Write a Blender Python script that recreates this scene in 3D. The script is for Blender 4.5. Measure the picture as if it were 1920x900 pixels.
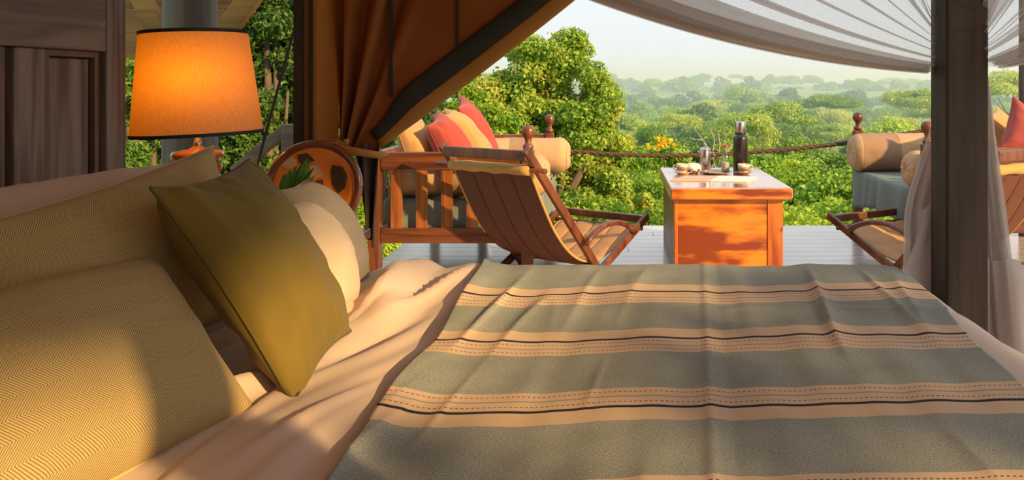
import bpy, bmesh, math, random
import numpy as np
from mathutils import Vector, Matrix, noise

# ------------------------------------------------------------------ scene, camera, world, sun, exposure
for o in list(bpy.data.objects):
    bpy.data.objects.remove(o)
scene = bpy.context.scene
COL = scene.collection
R = math.radians
rng = random.Random(7)

CH = 1.15                                   # camera height above the deck
F = 1500.0                                  # focal length in pixels of the 1920 wide frame
PX, PY = 1150.0, 155.0                      # where the level view axis meets the frame (photograph is a crop)
cam_d = bpy.data.cameras.new('camera')
cam = bpy.data.objects.new('camera', cam_d)
COL.objects.link(cam)
cam.location = (0, 0, CH)
cam.rotation_euler = (R(90), 0, 0)
cam_d.sensor_width = 36
cam_d.lens = F / 1920 * 36
cam_d.shift_x = (960 - PX) / 1920
cam_d.shift_y = -(450 - PY) / 1920
cam_d.clip_start = .02
cam_d.clip_end = 3000
scene.camera = cam

scene.view_settings.view_transform = 'Standard'
scene.view_settings.look = 'None'
scene.view_settings.gamma = 1
scene.view_settings.use_curve_mapping = False
scene.view_settings.exposure = 0.0
scene.cycles.volume_bounces = 2
scene.cycles.transparent_max_bounces = 24

world = bpy.data.worlds.new('sky')
scene.world = world
world.use_nodes = True
wn = world.node_tree
wn.nodes.clear()
wo = wn.nodes.new('ShaderNodeOutputWorld')
wb = wn.nodes.new('ShaderNodeBackground')
wt = wn.nodes.new('ShaderNodeTexCoord')
ws = wn.nodes.new('ShaderNodeSeparateXYZ')
wr = wn.nodes.new('ShaderNodeValToRGB')
wn.links.new(wt.outputs['Generated'], ws.inputs[0])
wn.links.new(ws.outputs['Z'], wr.inputs[0])
wn.links.new(wr.outputs[0], wb.inputs[0])
wn.links.new(wb.outputs[0], wo.inputs[0])
e = wr.color_ramp.elements
e[0].position = 0.0; e[0].color = (.84, .90, .93, 1)
e[1].position = 1.0; e[1].color = (.78, .88, .96, 1)
e2 = wr.color_ramp.elements.new(.12); e2.color = (.86, .915, .94, 1)
wb.inputs[1].default_value = 1.06

SUN_EL = 21.0
SUNH = Vector((-.77, .64, 0)).normalized()         # horizontal direction in which the light travels
SUNN = Vector((.64, .77, 0)).normalized()
sun_dir = Vector((SUNH.x * math.cos(R(SUN_EL)), SUNH.y * math.cos(R(SUN_EL)), -math.sin(R(SUN_EL))))
sun_d = bpy.data.lights.new('sun', 'SUN')
sun_d.energy = 7.0
sun_d.color = (1.0, .66, .27)
sun_d.angle = R(1.0)
sun = bpy.data.objects.new('sun', sun_d)
COL.objects.link(sun)
sun.rotation_euler = sun_dir.to_track_quat('-Z', 'Y').to_euler()


def at(px, py, d):
    """The point at distance d that the photograph shows at pixel px, py."""
    return Vector(((px - PX) / F * d, d, CH - (py - PY) / F * d))


def by_sun(n, w, s):
    """A point given by its offsets across the sun's rays (n level, w upright) and its distance s along them."""
    z = (w - s * math.sin(R(SUN_EL))) / math.cos(R(SUN_EL))
    return Vector((SUNN.x * n + SUNH.x * s, SUNN.y * n + SUNH.y * s, z))


# ------------------------------------------------------------------ mesh helpers
class MB:
    def __init__(self):
        self.v = []; self.f = []; self.uv = {}

    def add(self, vs, fs):
        b = len(self.v)
        self.v += [Vector(p) for p in vs]
        self.f += [tuple(i + b for i in q) for q in fs]
        return self

    def box(self, x0, x1, y0, y1, z0, z1):
        return self.add([(x0, y0, z0), (x1, y0, z0), (x1, y1, z0), (x0, y1, z0), (x0, y0, z1), (x1, y0, z1), (x1, y1, z1), (x0, y1, z1)],
                        [(0, 3, 2, 1), (4, 5, 6, 7), (0, 1, 5, 4), (1, 2, 6, 5), (2, 3, 7, 6), (3, 0, 4, 7)])

    def bar(self, p0, p1, w, h, up=(0, 0, 1), w1=None, h1=None):
        """A square bar from p0 to p1: w across, h along up."""
        p0, p1 = Vector(p0), Vector(p1)
        t = (p1 - p0).normalized()
        s = t.cross(Vector(up)).normalized()
        u = s.cross(t).normalized()
        w1 = w1 or w; h1 = h1 or h
        vs = []
        for p, a, b in ((p0, w, h), (p1, w1, h1)):
            for i, j in ((-1, -1), (1, -1), (1, 1), (-1, 1)):
                vs.append(p + s * (a / 2 * i) + u * (b / 2 * j))
        return self.add(vs, [(0, 1, 2, 3), (7, 6, 5, 4), (0, 4, 5, 1), (1, 5, 6, 2), (2, 6, 7, 3), (3, 7, 4, 0)])

    def tube(self, pts, r, n=10, flat=1.0, cap=True):
        pts = [Vector(p) for p in pts]
        rs = r if isinstance(r, (list, tuple)) else [r] * len(pts)
        b = len(self.v)
        prev = None
        for i, p in enumerate(pts):
            t = (pts[min(i + 1, len(pts) - 1)] - pts[max(i - 1, 0)]).normalized()
            if prev is None:
                a = Vector((0, 0, 1)) if abs(t.z) < .9 else Vector((1, 0, 0))
                s = t.cross(a).normalized()
            else:
                s = (prev - t * prev.dot(t)).normalized()
            prev = s
            u = t.cross(s)
            for k in range(n):
                q = 2 * math.pi * k / n
                self.v.append(p + s * (math.cos(q) * rs[i]) + u * (math.sin(q) * rs[i] * flat))
        for i in range(len(pts) - 1):
            for k in range(n):
                self.f.append((b + i * n + k, b + i * n + (k + 1) % n, b + (i + 1) * n + (k + 1) % n, b + (i + 1) * n + k))
        if cap:
            self.f.append(tuple(b + k for k in reversed(range(n))))
            self.f.append(tuple(b + (len(pts) - 1) * n + k for k in range(n)))
        return self

    def lathe(self, prof, n=24, c=(0, 0, 0), axis=None):
        """prof: list of (radius, height); turned about z at c, or about axis."""
        c = Vector(c)
        m = Vector(axis).normalized().to_track_quat('Z', 'Y').to_matrix() if axis else Matrix.Identity(3)
        b = len(self.v)
        for r, h in prof:
            for k in range(n):
                q = 2 * math.pi * k / n
                self.v.append(c + m @ Vector((r * math.cos(q), r * math.sin(q), h)))
        for i in range(len(prof) - 1):
            for k in range(n):
                self.f.append((b + i * n + k, b + i * n + (k + 1) % n, b + (i + 1) * n + (k + 1) % n, b + (i + 1) * n + k))
        if prof[0][0] > 1e-5:
            self.f.append(tuple(b + k for k in reversed(range(n))))
        if prof[-1][0] > 1e-5:
            self.f.append(tuple(b + (len(prof) - 1) * n + k for k in range(n)))
        return self

    def grid(self, nu, nv, fn, uvfn=None):
        b = len(self.v)
        for j in range(nv + 1):
            for i in range(nu + 1):
                u, v = i / nu, j / nv
                self.v.append(Vector(fn(u, v)))
                if uvfn:
                    self.uv[len(self.v) - 1] = uvfn(u, v)
        for j in range(nv):
            for i in range(nu):
                a = b + j * (nu + 1) + i
                self.f.append((a, a + 1, a + nu + 2, a + nu + 1))
        return self


def prop(o, label=None, cat=None, group=None, kind=None):
    for k, v in (('label', label), ('category', cat), ('group', group), ('kind', kind)):
        if v:
            o[k] = v
    return o


def thing(name, label, cat, loc=(0, 0, 0), group=None, kind=None):
    o = bpy.data.objects.new(name, None)
    o.empty_display_size = .05
    o.location = loc
    COL.objects.link(o)
    return prop(o, label, cat, group, kind)


def put(name, mb, mat, parent=None, bev=0, smooth=False, solid=0, sub=0, label=None):
    me = bpy.data.meshes.new(name)
    me.from_pydata([tuple(v) for v in mb.v], [], mb.f)
    if mb.uv:
        lay = me.uv_layers.new(name='UVMap')
        for l in me.loops:
            lay.data[l.index].uv = mb.uv.get(l.vertex_index, (0, 0))
    me.update()
    if mat:
        me.materials.append(mat)
    if smooth:
        me.polygons.foreach_set('use_smooth', [True] * len(me.polygons))
    o = bpy.data.objects.new(name, me)
    COL.objects.link(o)
    if parent:
        o.parent = parent
        if parent.type == 'EMPTY':
            o.matrix_parent_inverse = Matrix.Translation(parent.location).inverted()
    if bev:
        m = o.modifiers.new('edge', 'BEVEL'); m.width = bev; m.segments = 2; m.limit_method = 'ANGLE'; m.angle_limit = R(40)
        me.polygons.foreach_set('use_smooth', [True] * len(me.polygons))
        m = o.modifiers.new('normals', 'WEIGHTED_NORMAL')
    if solid:
        m = o.modifiers.new('thick', 'SOLIDIFY'); m.thickness = solid; m.offset = 0
    if sub:
        m = o.modifiers.new('round', 'SUBSURF'); m.levels = sub; m.render_levels = sub
    if label:
        o['label'] = label
    return o


def smoothstep(a, b, x):
    t = min(1, max(0, (x - a) / (b - a)))
    return t * t * (3 - 2 * t)


def lerp(a, b, t):
    return a + (b - a) * t


def nz(x, y, z=0.0):
    return noise.noise(Vector((x, y, z)))


# ------------------------------------------------------------------ materials
MATS = {}


def node_mat(name):
    m = bpy.data.materials.new(name)
    m.use_nodes = True
    nt = m.node_tree
    nt.nodes.clear()
    out = nt.nodes.new('ShaderNodeOutputMaterial')
    MATS[name] = m
    return m, nt, out


def N(nt, t, **kw):
    n = nt.nodes.new(t)
    for k, v in kw.items():
        setattr(n, k, v)
    return n


def ramp(nt, stops, fac=None, interp='LINEAR'):
    r = N(nt, 'ShaderNodeValToRGB')
    r.color_ramp.interpolation = interp
    el = r.color_ramp.elements
    while len(el) < len(stops):
        el.new(1)
    for i, (p, c) in enumerate(stops):
        el[i].position = p
        el[i].color = (*c, 1) if len(c) == 3 else c
    if fac is not None:
        nt.links.new(fac, r.inputs[0])
    return r


def math_n(nt, op, a, b=None, c=None):
    n = N(nt, 'ShaderNodeMath', operation=op)
    for i, x in enumerate((a, b, c)):
        if x is None:
            continue
        if isinstance(x, (int, float)):
            n.inputs[i].default_value = x
        else:
            nt.links.new(x, n.inputs[i])
    return n.outputs[0]


def plain(name, c, rough=.6, var=.15, scale=8, metal=0, bump=0, bscale=60, coat=0, spec=.5, sheen=0, trans=0, stretch=(1, 1, 1)):
    """A principled surface with gentle noise in its colour."""
    m, nt, out = node_mat(name)
    p = N(nt, 'ShaderNodeBsdfPrincipled')
    tc = N(nt, 'ShaderNodeTexCoord')
    mp = N(nt, 'ShaderNodeMapping'); mp.inputs['Scale'].default_value = stretch
    nt.links.new(tc.outputs['Object'], mp.inputs[0])
    t = N(nt, 'ShaderNodeTexNoise'); t.inputs['Scale'].default_value = scale; t.inputs['Detail'].default_value = 4
    nt.links.new(mp.outputs[0], t.inputs['Vector'])
    lo = tuple(x * (1 - var) for x in c); hi = tuple(min(1, x * (1 + var)) for x in c)
    r = ramp(nt, [(.3, lo), (.7, hi)], t.outputs['Fac'])
    nt.links.new(r.outputs[0], p.inputs['Base Color'])
    p.inputs['Roughness'].default_value = rough
    p.inputs['Metallic'].default_value = metal
    p.inputs['Coat Weight'].default_value = coat
    p.inputs['Specular IOR Level'].default_value = spec
    p.inputs['Sheen Weight'].default_value = sheen
    if bump:
        t2 = N(nt, 'ShaderNodeTexNoise'); t2.inputs['Scale'].default_value = bscale
        nt.links.new(mp.outputs[0], t2.inputs['Vector'])
        b = N(nt, 'ShaderNodeBump'); b.inputs['Strength'].default_value = bump; b.inputs['Distance'].default_value = .01
        nt.links.new(t2.outputs['Fac'], b.inputs['Height'])
        nt.links.new(b.outputs[0], p.inputs['Normal'])
    if trans:
        tl = N(nt, 'ShaderNodeBsdfTranslucent')
        nt.links.new(r.outputs[0], tl.inputs[0])
        mx = N(nt, 'ShaderNodeMixShader'); mx.inputs[0].default_value = trans
        nt.links.new(p.outputs[0], mx.inputs[1]); nt.links.new(tl.outputs[0], mx.inputs[2])
        nt.links.new(mx.outputs[0], out.inputs[0])
    else:
        nt.links.new(p.outputs[0], out.inputs[0])
    return m


def wood(name, dark, light, axis='x', grain=22, rough=.4, coat=0.0, knots=0.0, rand=0.0):
    """Grain that runs along axis."""
    m, nt, out = node_mat(name)
    p = N(nt, 'ShaderNodeBsdfPrincipled')
    tc = N(nt, 'ShaderNodeTexCoord')
    mp = N(nt, 'ShaderNodeMapping')
    sc = [1, 1, 1]; sc['xyz'.index(axis)] = .07
    mp.inputs['Scale'].default_value = sc
    nt.links.new(tc.outputs['Object'], mp.inputs[0])
    oi = N(nt, 'ShaderNodeObjectInfo')
    if rand:
        cm = N(nt, 'ShaderNodeCombineXYZ')
        k = math_n(nt, 'MULTIPLY', oi.outputs['Random'], 37.0)
        for i in range(3):
            nt.links.new(k, cm.inputs[i])
        nt.links.new(cm.outputs[0], mp.inputs['Location'])
    t = N(nt, 'ShaderNodeTexNoise'); t.inputs['Scale'].default_value = grain; t.inputs['Detail'].default_value = 7
    t.inputs['Distortion'].default_value = .8
    nt.links.new(mp.outputs[0], t.inputs['Vector'])
    t2 = N(nt, 'ShaderNodeTexNoise'); t2.inputs['Scale'].default_value = 3.0 + 5 * knots
    t2.inputs['Detail'].default_value = 3
    mp2 = N(nt, 'ShaderNodeMapping'); s2 = [1, 1, 1]; s2['xyz'.index(axis)] = .35; mp2.inputs['Scale'].default_value = s2
    nt.links.new(tc.outputs['Object'], mp2.inputs[0]); nt.links.new(mp2.outputs[0], t2.inputs['Vector'])
    f = math_n(nt, 'ADD', math_n(nt, 'MULTIPLY', t.outputs['Fac'], 1 - .45 * (knots + .3)), math_n(nt, 'MULTIPLY', t2.outputs['Fac'], .45 * (knots + .3)))
    if rand:
        f = math_n(nt, 'ADD', f, math_n(nt, 'MULTIPLY', math_n(nt, 'SUBTRACT', oi.outputs['Random'], .5), rand))
    r = ramp(nt, [(.36 + .10 * knots, dark), (.64 - .085 * knots, light)], f)
    nt.links.new(r.outputs[0], p.inputs['Base Color'])
    p.inputs['Roughness'].default_value = rough
    p.inputs['Coat Weight'].default_value = coat
    p.inputs['Coat Roughness'].default_value = .15
    b = N(nt, 'ShaderNodeBump'); b.inputs['Strength'].default_value = .12; b.inputs['Distance'].default_value = .004
    nt.links.new(t.outputs['Fac'], b.inputs['Height']); nt.links.new(b.outputs[0], p.inputs['Normal'])
    nt.links.new(p.outputs[0], out.inputs[0])
    return m


def herringbone(name, light, dark, row=.024, pitch=.0040, rough=.85):
    """Herringbone weave from UV given in metres: bands along u, slanted threads turning from band to band."""
    m, nt, out = node_mat(name)
    p = N(nt, 'ShaderNodeBsdfPrincipled')
    uv = N(nt, 'ShaderNodeUVMap')
    s = N(nt, 'ShaderNodeSeparateXYZ'); nt.links.new(uv.outputs[0], s.inputs[0])
    b = math_n(nt, 'FRACT', math_n(nt, 'DIVIDE', s.outputs[1], row * 2))
    tri = math_n(nt, 'MULTIPLY', math_n(nt, 'ABSOLUTE', math_n(nt, 'SUBTRACT', b, .5)), row * 2)
    k = math_n(nt, 'FRACT', math_n(nt, 'DIVIDE', math_n(nt, 'ADD', s.outputs[0], tri), pitch))
    w = math_n(nt, 'MULTIPLY', math_n(nt, 'ABSOLUTE', math_n(nt, 'SUBTRACT', k, .5)), 2.0)
    tn = N(nt, 'ShaderNodeTexNoise'); tn.inputs['Scale'].default_value = 260
    nt.links.new(uv.outputs[0], tn.inputs['Vector'])
    w2 = math_n(nt, 'ADD', math_n(nt, 'MULTIPLY', w, .8), math_n(nt, 'MULTIPLY', tn.outputs['Fac'], .25))
    r = ramp(nt, [(.32, dark), (.62, light)], w2)
    nt.links.new(r.outputs[0], p.inputs['Base Color'])
    p.inputs['Roughness'].default_value = rough
    p.inputs['Sheen Weight'].default_value = .04
    bu = N(nt, 'ShaderNodeBump'); bu.inputs['Strength'].default_value = .35; bu.inputs['Distance'].default_value = .002
    nt.links.new(w2, bu.inputs['Height']); nt.links.new(bu.outputs[0], p.inputs['Normal'])
    nt.links.new(p.outputs[0], out.inputs[0])
    return m


def leaf_mat(name, cols, scale=.5, trans=.42, rough=.55):
    m, nt, out = node_mat(name)
    tc = N(nt, 'ShaderNodeTexCoord'); oi = N(nt, 'ShaderNodeObjectInfo')
    ge = N(nt, 'ShaderNodeNewGeometry')
    t = N(nt, 'ShaderNodeTexNoise'); t.inputs['Scale'].default_value = scale; t.inputs['Detail'].default_value = 5
    nt.links.new(ge.outputs['Position'], t.inputs['Vector'])
    f = math_n(nt, 'ADD', math_n(nt, 'MULTIPLY', t.outputs['Fac'], 1.1), math_n(nt, 'MULTIPLY', math_n(nt, 'SUBTRACT', oi.outputs['Random'], .55), .55))
    f = math_n(nt, 'ADD', f, math_n(nt, 'MULTIPLY', math_n(nt, 'SUBTRACT', ge.outputs['Random Per Island'], .5), .45))
    r = ramp(nt, [(.2 + .6 * i / (len(cols) - 1), c) for i, c in enumerate(cols)], f)
    d = N(nt, 'ShaderNodeBsdfPrincipled'); d.inputs['Roughness'].default_value = rough; d.inputs['Specular IOR Level'].default_value = .25
    l = N(nt, 'ShaderNodeBsdfTranslucent')
    nt.links.new(r.outputs[0], d.inputs['Base Color']); nt.links.new(r.outputs[0], l.inputs[0])
    mx = N(nt, 'ShaderNodeMixShader'); mx.inputs[0].default_value = trans
    nt.links.new(d.outputs[0], mx.inputs[1]); nt.links.new(l.outputs[0], mx.inputs[2])
    nt.links.new(mx.outputs[0], out.inputs[0])
    return m


def net_mat(name, c, opac):
    """Fine netting: mostly holes, threads that scatter light both ways."""
    m, nt, out = node_mat(name)
    tr = N(nt, 'ShaderNodeBsdfTransparent')
    d = N(nt, 'ShaderNodeBsdfDiffuse'); d.inputs[0].default_value = (*c, 1)
    l = N(nt, 'ShaderNodeBsdfTranslucent'); l.inputs[0].default_value = (*c, 1)
    a = N(nt, 'ShaderNodeMixShader'); a.inputs[0].default_value = .45
    nt.links.new(d.outputs[0], a.inputs[1]); nt.links.new(l.outputs[0], a.inputs[2])
    uv = N(nt, 'ShaderNodeUVMap')
    t = N(nt, 'ShaderNodeTexNoise'); t.inputs['Scale'].default_value = 90; t.inputs['Detail'].default_value = 2
    nt.links.new(uv.outputs[0], t.inputs['Vector'])
    k = math_n(nt, 'ADD', opac - .12, math_n(nt, 'MULTIPLY', t.outputs['Fac'], .24))
    mx = N(nt, 'ShaderNodeMixShader')
    nt.links.new(k, mx.inputs[0])
    nt.links.new(tr.outputs[0], mx.inputs[1]); nt.links.new(a.outputs[0], mx.inputs[2])
    nt.links.new(mx.outputs[0], out.inputs[0])
    return m


def glow(name, c, s):
    m, nt, out = node_mat(name)
    e = N(nt, 'ShaderNodeEmission'); e.inputs[0].default_value = (*c, 1); e.inputs[1].default_value = s
    nt.links.new(e.outputs[0], out.inputs[0])
    return m


def glass(name, c=(1, 1, 1), rough=.04):
    """Thin clear glass: mostly see-through, with a reflecting surface."""
    m, nt, out = node_mat(name)
    tr = N(nt, 'ShaderNodeBsdfTransparent'); tr.inputs[0].default_value = (*c, 1)
    g = N(nt, 'ShaderNodeBsdfGlossy'); g.inputs['Roughness'].default_value = rough
    fr = N(nt, 'ShaderNodeLayerWeight'); fr.inputs[0].default_value = .3
    k = math_n(nt, 'ADD', math_n(nt, 'MULTIPLY', math_n(nt, 'POWER', fr.outputs['Facing'], 2.0), .55), .05)
    mx = N(nt, 'ShaderNodeMixShader')
    nt.links.new(k, mx.inputs[0]); nt.links.new(tr.outputs[0], mx.inputs[1]); nt.links.new(g.outputs[0], mx.inputs[2])
    nt.links.new(mx.outputs[0], out.inputs[0])
    return m


def throw_mat(stripes):
    """Heathered grey-green cotton with woven peach stripes; UV in metres, v runs away from the camera."""
    m, nt, out = node_mat('striped_throw_cotton')
    p = N(nt, 'ShaderNodeBsdfPrincipled')
    uv = N(nt, 'ShaderNodeUVMap')
    s = N(nt, 'ShaderNodeSeparateXYZ'); nt.links.new(uv.outputs[0], s.inputs[0])
    U, V = s.outputs[0], s.outputs[1]
    tot, loc = None, None
    for v0, v1 in stripes:                              # v0 is the side of the broad band, v1 the side of the fine lines
        w = math_n(nt, 'DIVIDE', math_n(nt, 'SUBTRACT', V, v0), v1 - v0)
        inside = math_n(nt, 'MULTIPLY', math_n(nt, 'GREATER_THAN', w, 0.0), math_n(nt, 'LESS_THAN', w, 1.0))
        wl = math_n(nt, 'MULTIPLY', inside, w)
        tot = inside if tot is None else math_n(nt, 'ADD', tot, inside)
        loc = wl if loc is None else math_n(nt, 'ADD', loc, wl)
    peach, ink, grey = (.68, .49, .345), (.03, .036, .05), (.30, .31, .28)
    cr = ramp(nt, [(0, peach), (.365, ink), (.44, peach), (.70, grey), (.735, peach)], loc, 'CONSTANT')
    dash = ramp(nt, [(0, (0, 0, 0)), (.54, (1, 1, 1)), (.563, (0, 0, 0)), (.862, (1, 1, 1)), (.885, (0, 0, 0))], loc, 'CONSTANT')
    dk = math_n(nt, 'GREATER_THAN', math_n(nt, 'FRACT', math_n(nt, 'DIVIDE', U, .0082)), .45)
    dm = math_n(nt, 'MULTIPLY', dk, dash.outputs[0])
    mix1 = N(nt, 'ShaderNodeMix', data_type='RGBA')
    nt.links.new(dm, mix1.inputs['Factor']); nt.links.new(cr.outputs[0], mix1.inputs['A']); mix1.inputs['B'].default_value = (.16, .10, .085, 1)
    mp = N(nt, 'ShaderNodeMapping'); mp.inputs['Scale'].default_value = (760, 240, 1); nt.links.new(uv.outputs[0], mp.inputs[0])
    t1 = N(nt, 'ShaderNodeTexNoise'); t1.inputs['Scale'].default_value = 1; t1.inputs['Detail'].default_value = 3; nt.links.new(mp.outputs[0], t1.inputs['Vector'])
    mp2 = N(nt, 'ShaderNodeMapping'); mp2.inputs['Scale'].default_value = (240, 760, 1); nt.links.new(uv.outputs[0], mp2.inputs[0])
    t2 = N(nt, 'ShaderNodeTexNoise'); t2.inputs['Scale'].default_value = 1; t2.inputs['Detail'].default_value = 3; nt.links.new(mp2.outputs[0], t2.inputs['Vector'])
    t3 = N(nt, 'ShaderNodeTexNoise'); t3.inputs['Scale'].default_value = 9; t3.inputs['Detail'].default_value = 4; nt.links.new(uv.outputs[0], t3.inputs['Vector'])
    wv = math_n(nt, 'ADD', math_n(nt, 'MULTIPLY', math_n(nt, 'ADD', t1.outputs['Fac'], t2.outputs['Fac']), .42), math_n(nt, 'MULTIPLY', t3.outputs['Fac'], .16))
    base = ramp(nt, [(.36, (.17, .195, .18)), (.5, (.305, .325, .295)), (.64, (.52, .505, .44))], wv)
    mix2 = N(nt, 'ShaderNodeMix', data_type='RGBA')
    nt.links.new(tot, mix2.inputs['Factor']); nt.links.new(base.outputs[0], mix2.inputs['A']); nt.links.new(mix1.outputs['Result'], mix2.inputs['B'])
    nt.links.new(mix2.outputs['Result'], p.inputs['Base Color'])
    p.inputs['Roughness'].default_value = .95
    p.inputs['Specular IOR Level'].default_value = .15
    b = N(nt, 'ShaderNodeBump'); b.inputs['Strength'].default_value = .4; b.inputs['Distance'].default_value = .002
    nt.links.new(wv, b.inputs['Height']); nt.links.new(b.outputs[0], p.inputs['Normal'])
    nt.links.new(p.outputs[0], out.inputs[0])
    return m


plank_wood = wood('weathered_deck_wood', (.48, .36, .31), (.68, .57, .52), 'x', 30, .24, .6, rand=.12)
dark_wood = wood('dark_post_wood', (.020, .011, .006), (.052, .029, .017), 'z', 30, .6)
head_wood = wood('grey_brown_headboard_wood', (.08, .052, .038), (.24, .17, .13), 'z', 26, .5)
head_wood_h = wood('grey_brown_rail_wood', (.075, .05, .04), (.21, .15, .12), 'y', 22, .5)
red_wood = wood('red_brown_furniture_wood', (.075, .021, .008), (.20, .062, .021), 'x', 24, .35, .25)
slat_wood = wood('orange_brown_slat_wood', (.16, .042, .010), (.40, .13, .032), 'z', 24, .35, .25)
red_wood_z = wood('red_brown_post_wood', (.08, .022, .008), (.20, .062, .021), 'z', 24, .35, .25)
red_wood_y = wood('red_brown_side_wood', (.11, .028, .010), (.27, .085, .028), 'y', 24, .35, .25)
chair_wood = wood('polished_chair_wood', (.075, .021, .010), (.185, .058, .025), 'z', 16, .38, .15)
table_wood = wood('honey_table_wood', (.22, .036, .003), (.80, .245, .014), 'x', 9, .38, .2, knots=1.0)
table_wood_z = wood('honey_stile_wood', (.28, .05, .006), (.66, .18, .015), 'z', 14, .38, .2, knots=.6)
table_top_wood = wood('polished_table_top_wood', (.46, .22, .13), (.62, .33, .21), 'y', 14, .18, 1.0, knots=.3)
grey_wood = wood('grey_timber', (.055, .045, .038), (.12, .10, .085), 'z', 14, .7)
rail_wood = wood('brown_handrail_timber', (.09, .06, .045), (.19, .14, .11), 'x', 14, .6)
eave_wood = wood('brown_eave_wood', (.15, .07, .018), (.34, .18, .05), 'x', 10, .7)
dish_rim_wood = plain('dish_rim_wood', (.17, .05, .018), .25, .3, 12, coat=.6)
lamp_wood = plain('lamp_base_wood', (.42, .11, .025), .25, .25, 10, coat=.6)
sheet_cloth = plain('taupe_pink_cotton_sheet', (.66, .50, .41), .85, .03, 3, bump=.08, bscale=400, sheen=.1)
pillow_cloth = plain('smooth_taupe_pillow_cotton', (.52, .37, .29), .85, .04, 4, bump=.08, bscale=300, sheen=.1)
sham_cloth = plain('cream_pillow_cotton', (.70, .55, .40), .85, .04, 4, bump=.08, bscale=300, sheen=.1)
herring = herringbone('herringbone_linen', (.53, .385, .155), (.225, .145, .048))
herring_grey = herringbone('grey_taupe_ribbed_linen', (.40, .34, .25), (.24, .19, .135), row=.04, pitch=.004)
olive = plain('olive_velvet', (.165, .113, .010), .8, .08, 6, bump=.06, bscale=300, sheen=.06)
olive_dark = plain('olive_piping', (.10, .08, .016), .8, .08, 6)
rust_canvas = plain('rust_canvas', (.30, .095, .018), .8, .08, 4, bump=.05, bscale=200, trans=.28)
tan_canvas = plain('tan_canvas', (.50, .25, .055), .8, .08, 4, bump=.05, bscale=200, trans=.2)
green_trim = plain('dark_green_trim', (.018, .022, .016), .75, .15, 10)
tail_cloth = plain('dark_brown_canvas_tail', (.085, .06, .045), .8, .1, 8)
roof_canvas = plain('tent_roof_canvas', (.62, .45, .28), .8, .06, 3, trans=.45)
shade_cloth = None
brass = plain('brushed_steel_stem', (.62, .55, .45), .25, .05, 10, metal=1)
steel = plain('stainless_steel', (.62, .55, .52), .22, .05, 10, metal=1)
thermos_black = plain('hammered_black_enamel', (.018, .012, .008), .28, .2, 60, coat=.3)
china = plain('painted_china', (.72, .60, .45), .3, .35, 55, coat=.3)
china_dark = plain('brown_saucer_glaze', (.30, .20, .14), .3, .3, 40, coat=.3)
lace = plain('white_beaded_cover', (.78, .72, .66), .7, .25, 90, bump=.5, bscale=150)
milk = plain('milk', (.62, .46, .33), .4, .03, 5)
red_plastic = plain('red_stopper', (.55, .03, .03), .4, .05, 5)
mat_beige = plain('beige_table_mat', (.60, .42, .31), .7, .06, 8)
mat_white = plain('pale_table_mat', (.80, .74, .70), .7, .04, 8)
bottle_glass = glass('bottle_glass', (.93, .98, .97))
coffee = plain('coffee', (.05, .02, .008), .2, .05, 5)
sling_brown = plain('brown_sling_canvas', (.13, .042, .022), .75, .08, 6, trans=.03, bump=.05, bscale=250)
sling_tan = plain('tan_quilted_canvas', (.50, .26, .11), .75, .08, 6, trans=.08, bump=.05, bscale=250)
stitch_dark = plain('dark_brown_stitching', (.045, .016, .010), .8, .1)
roll_tan = plain('tan_roll_canvas', (.55, .30, .085), .75, .08, 6)
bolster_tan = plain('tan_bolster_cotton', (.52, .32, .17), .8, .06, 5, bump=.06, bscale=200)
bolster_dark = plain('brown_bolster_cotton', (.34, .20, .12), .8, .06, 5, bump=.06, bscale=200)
skirt_green = plain('grey_green_skirt_cotton', (.17, .20, .18), .85, .08, 5)
red_cloth = plain('brick_red_cotton', (.36, .050, .038), .8, .1, 6, bump=.06, bscale=200, sheen=.2)
tan_cloth = plain('ochre_cotton', (.50, .27, .10), .8, .08, 6, bump=.06, bscale=200, sheen=.2)
rope_mat = plain('brown_rope', (.10, .055, .032), .85, .3, 90)
guy_mat = plain('dark_guy_rope', (.03, .03, .03), .8, .1, 20)
blade_green = leaf_mat('plant_blade_green', [(.03, .10, .012), (.07, .20, .03), (.16, .34, .07)], 6)
pot_clay = plain('dark_clay_pot', (.16, .06, .03), .6, .2, 12)
dish_orange = plain('orange_lacquered_dish', (.80, .23, .02), .28, .18, 9, coat=.5)
dish_brown = plain('dark_brown_dish_patch', (.075, .042, .025), .4, .25, 12)
dish_tan = plain('tan_dish_patch', (.62, .36, .17), .4, .2, 12)
net_cloth = net_mat('white_netting', (.62, .55, .52), .34)
net_cloth_dense = net_mat('gathered_white_netting', (.62, .56, .53), .70)
net_hem = net_mat('white_net_border_cloth', (.66, .60, .58), .88)
bark = plain('grey_brown_bark', (.13, .095, .065), .9, .3, 4, bump=.4, bscale=12)
pale_bark = plain('pale_dead_wood', (.42, .33, .25), .9, .2, 4)
ground_mat = plain('green_undergrowth', (.20, .32, .055), .95, .5, .35, bump=.4, bscale=1.5)
leaf_near = leaf_mat('broad_tree_leaf', [(.12, .23, .03), (.27, .44, .06), (.46, .60, .10), (.62, .52, .12)], .9)
leaf_mottled = leaf_mat('mottled_leaf', [(.045, .10, .02), (.11, .20, .04), (.20, .30, .055), (.42, .46, .08)], 1.1)
leaf_lime = leaf_mat('lime_bush_leaf', [(.10, .22, .018), (.27, .44, .035), (.50, .62, .07)], .6)
leaf_mid = leaf_mat('valley_tree_leaf', [(.15, .30, .04), (.33, .53, .065), (.56, .68, .12)], .12)
leaf_acacia = leaf_mat('acacia_leaf', [(.20, .34, .055), (.37, .53, .09), (.58, .66, .15)], .2)
leaf_dark = leaf_mat('dark_tree_leaf', [(.07, .16, .035), (.15, .30, .055), (.29, .44, .09)], .2)
leaf_far = leaf_mat('far_tree_leaf', [(.08, .17, .05), (.17, .30, .08), (.30, .42, .12)], .05)
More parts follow.
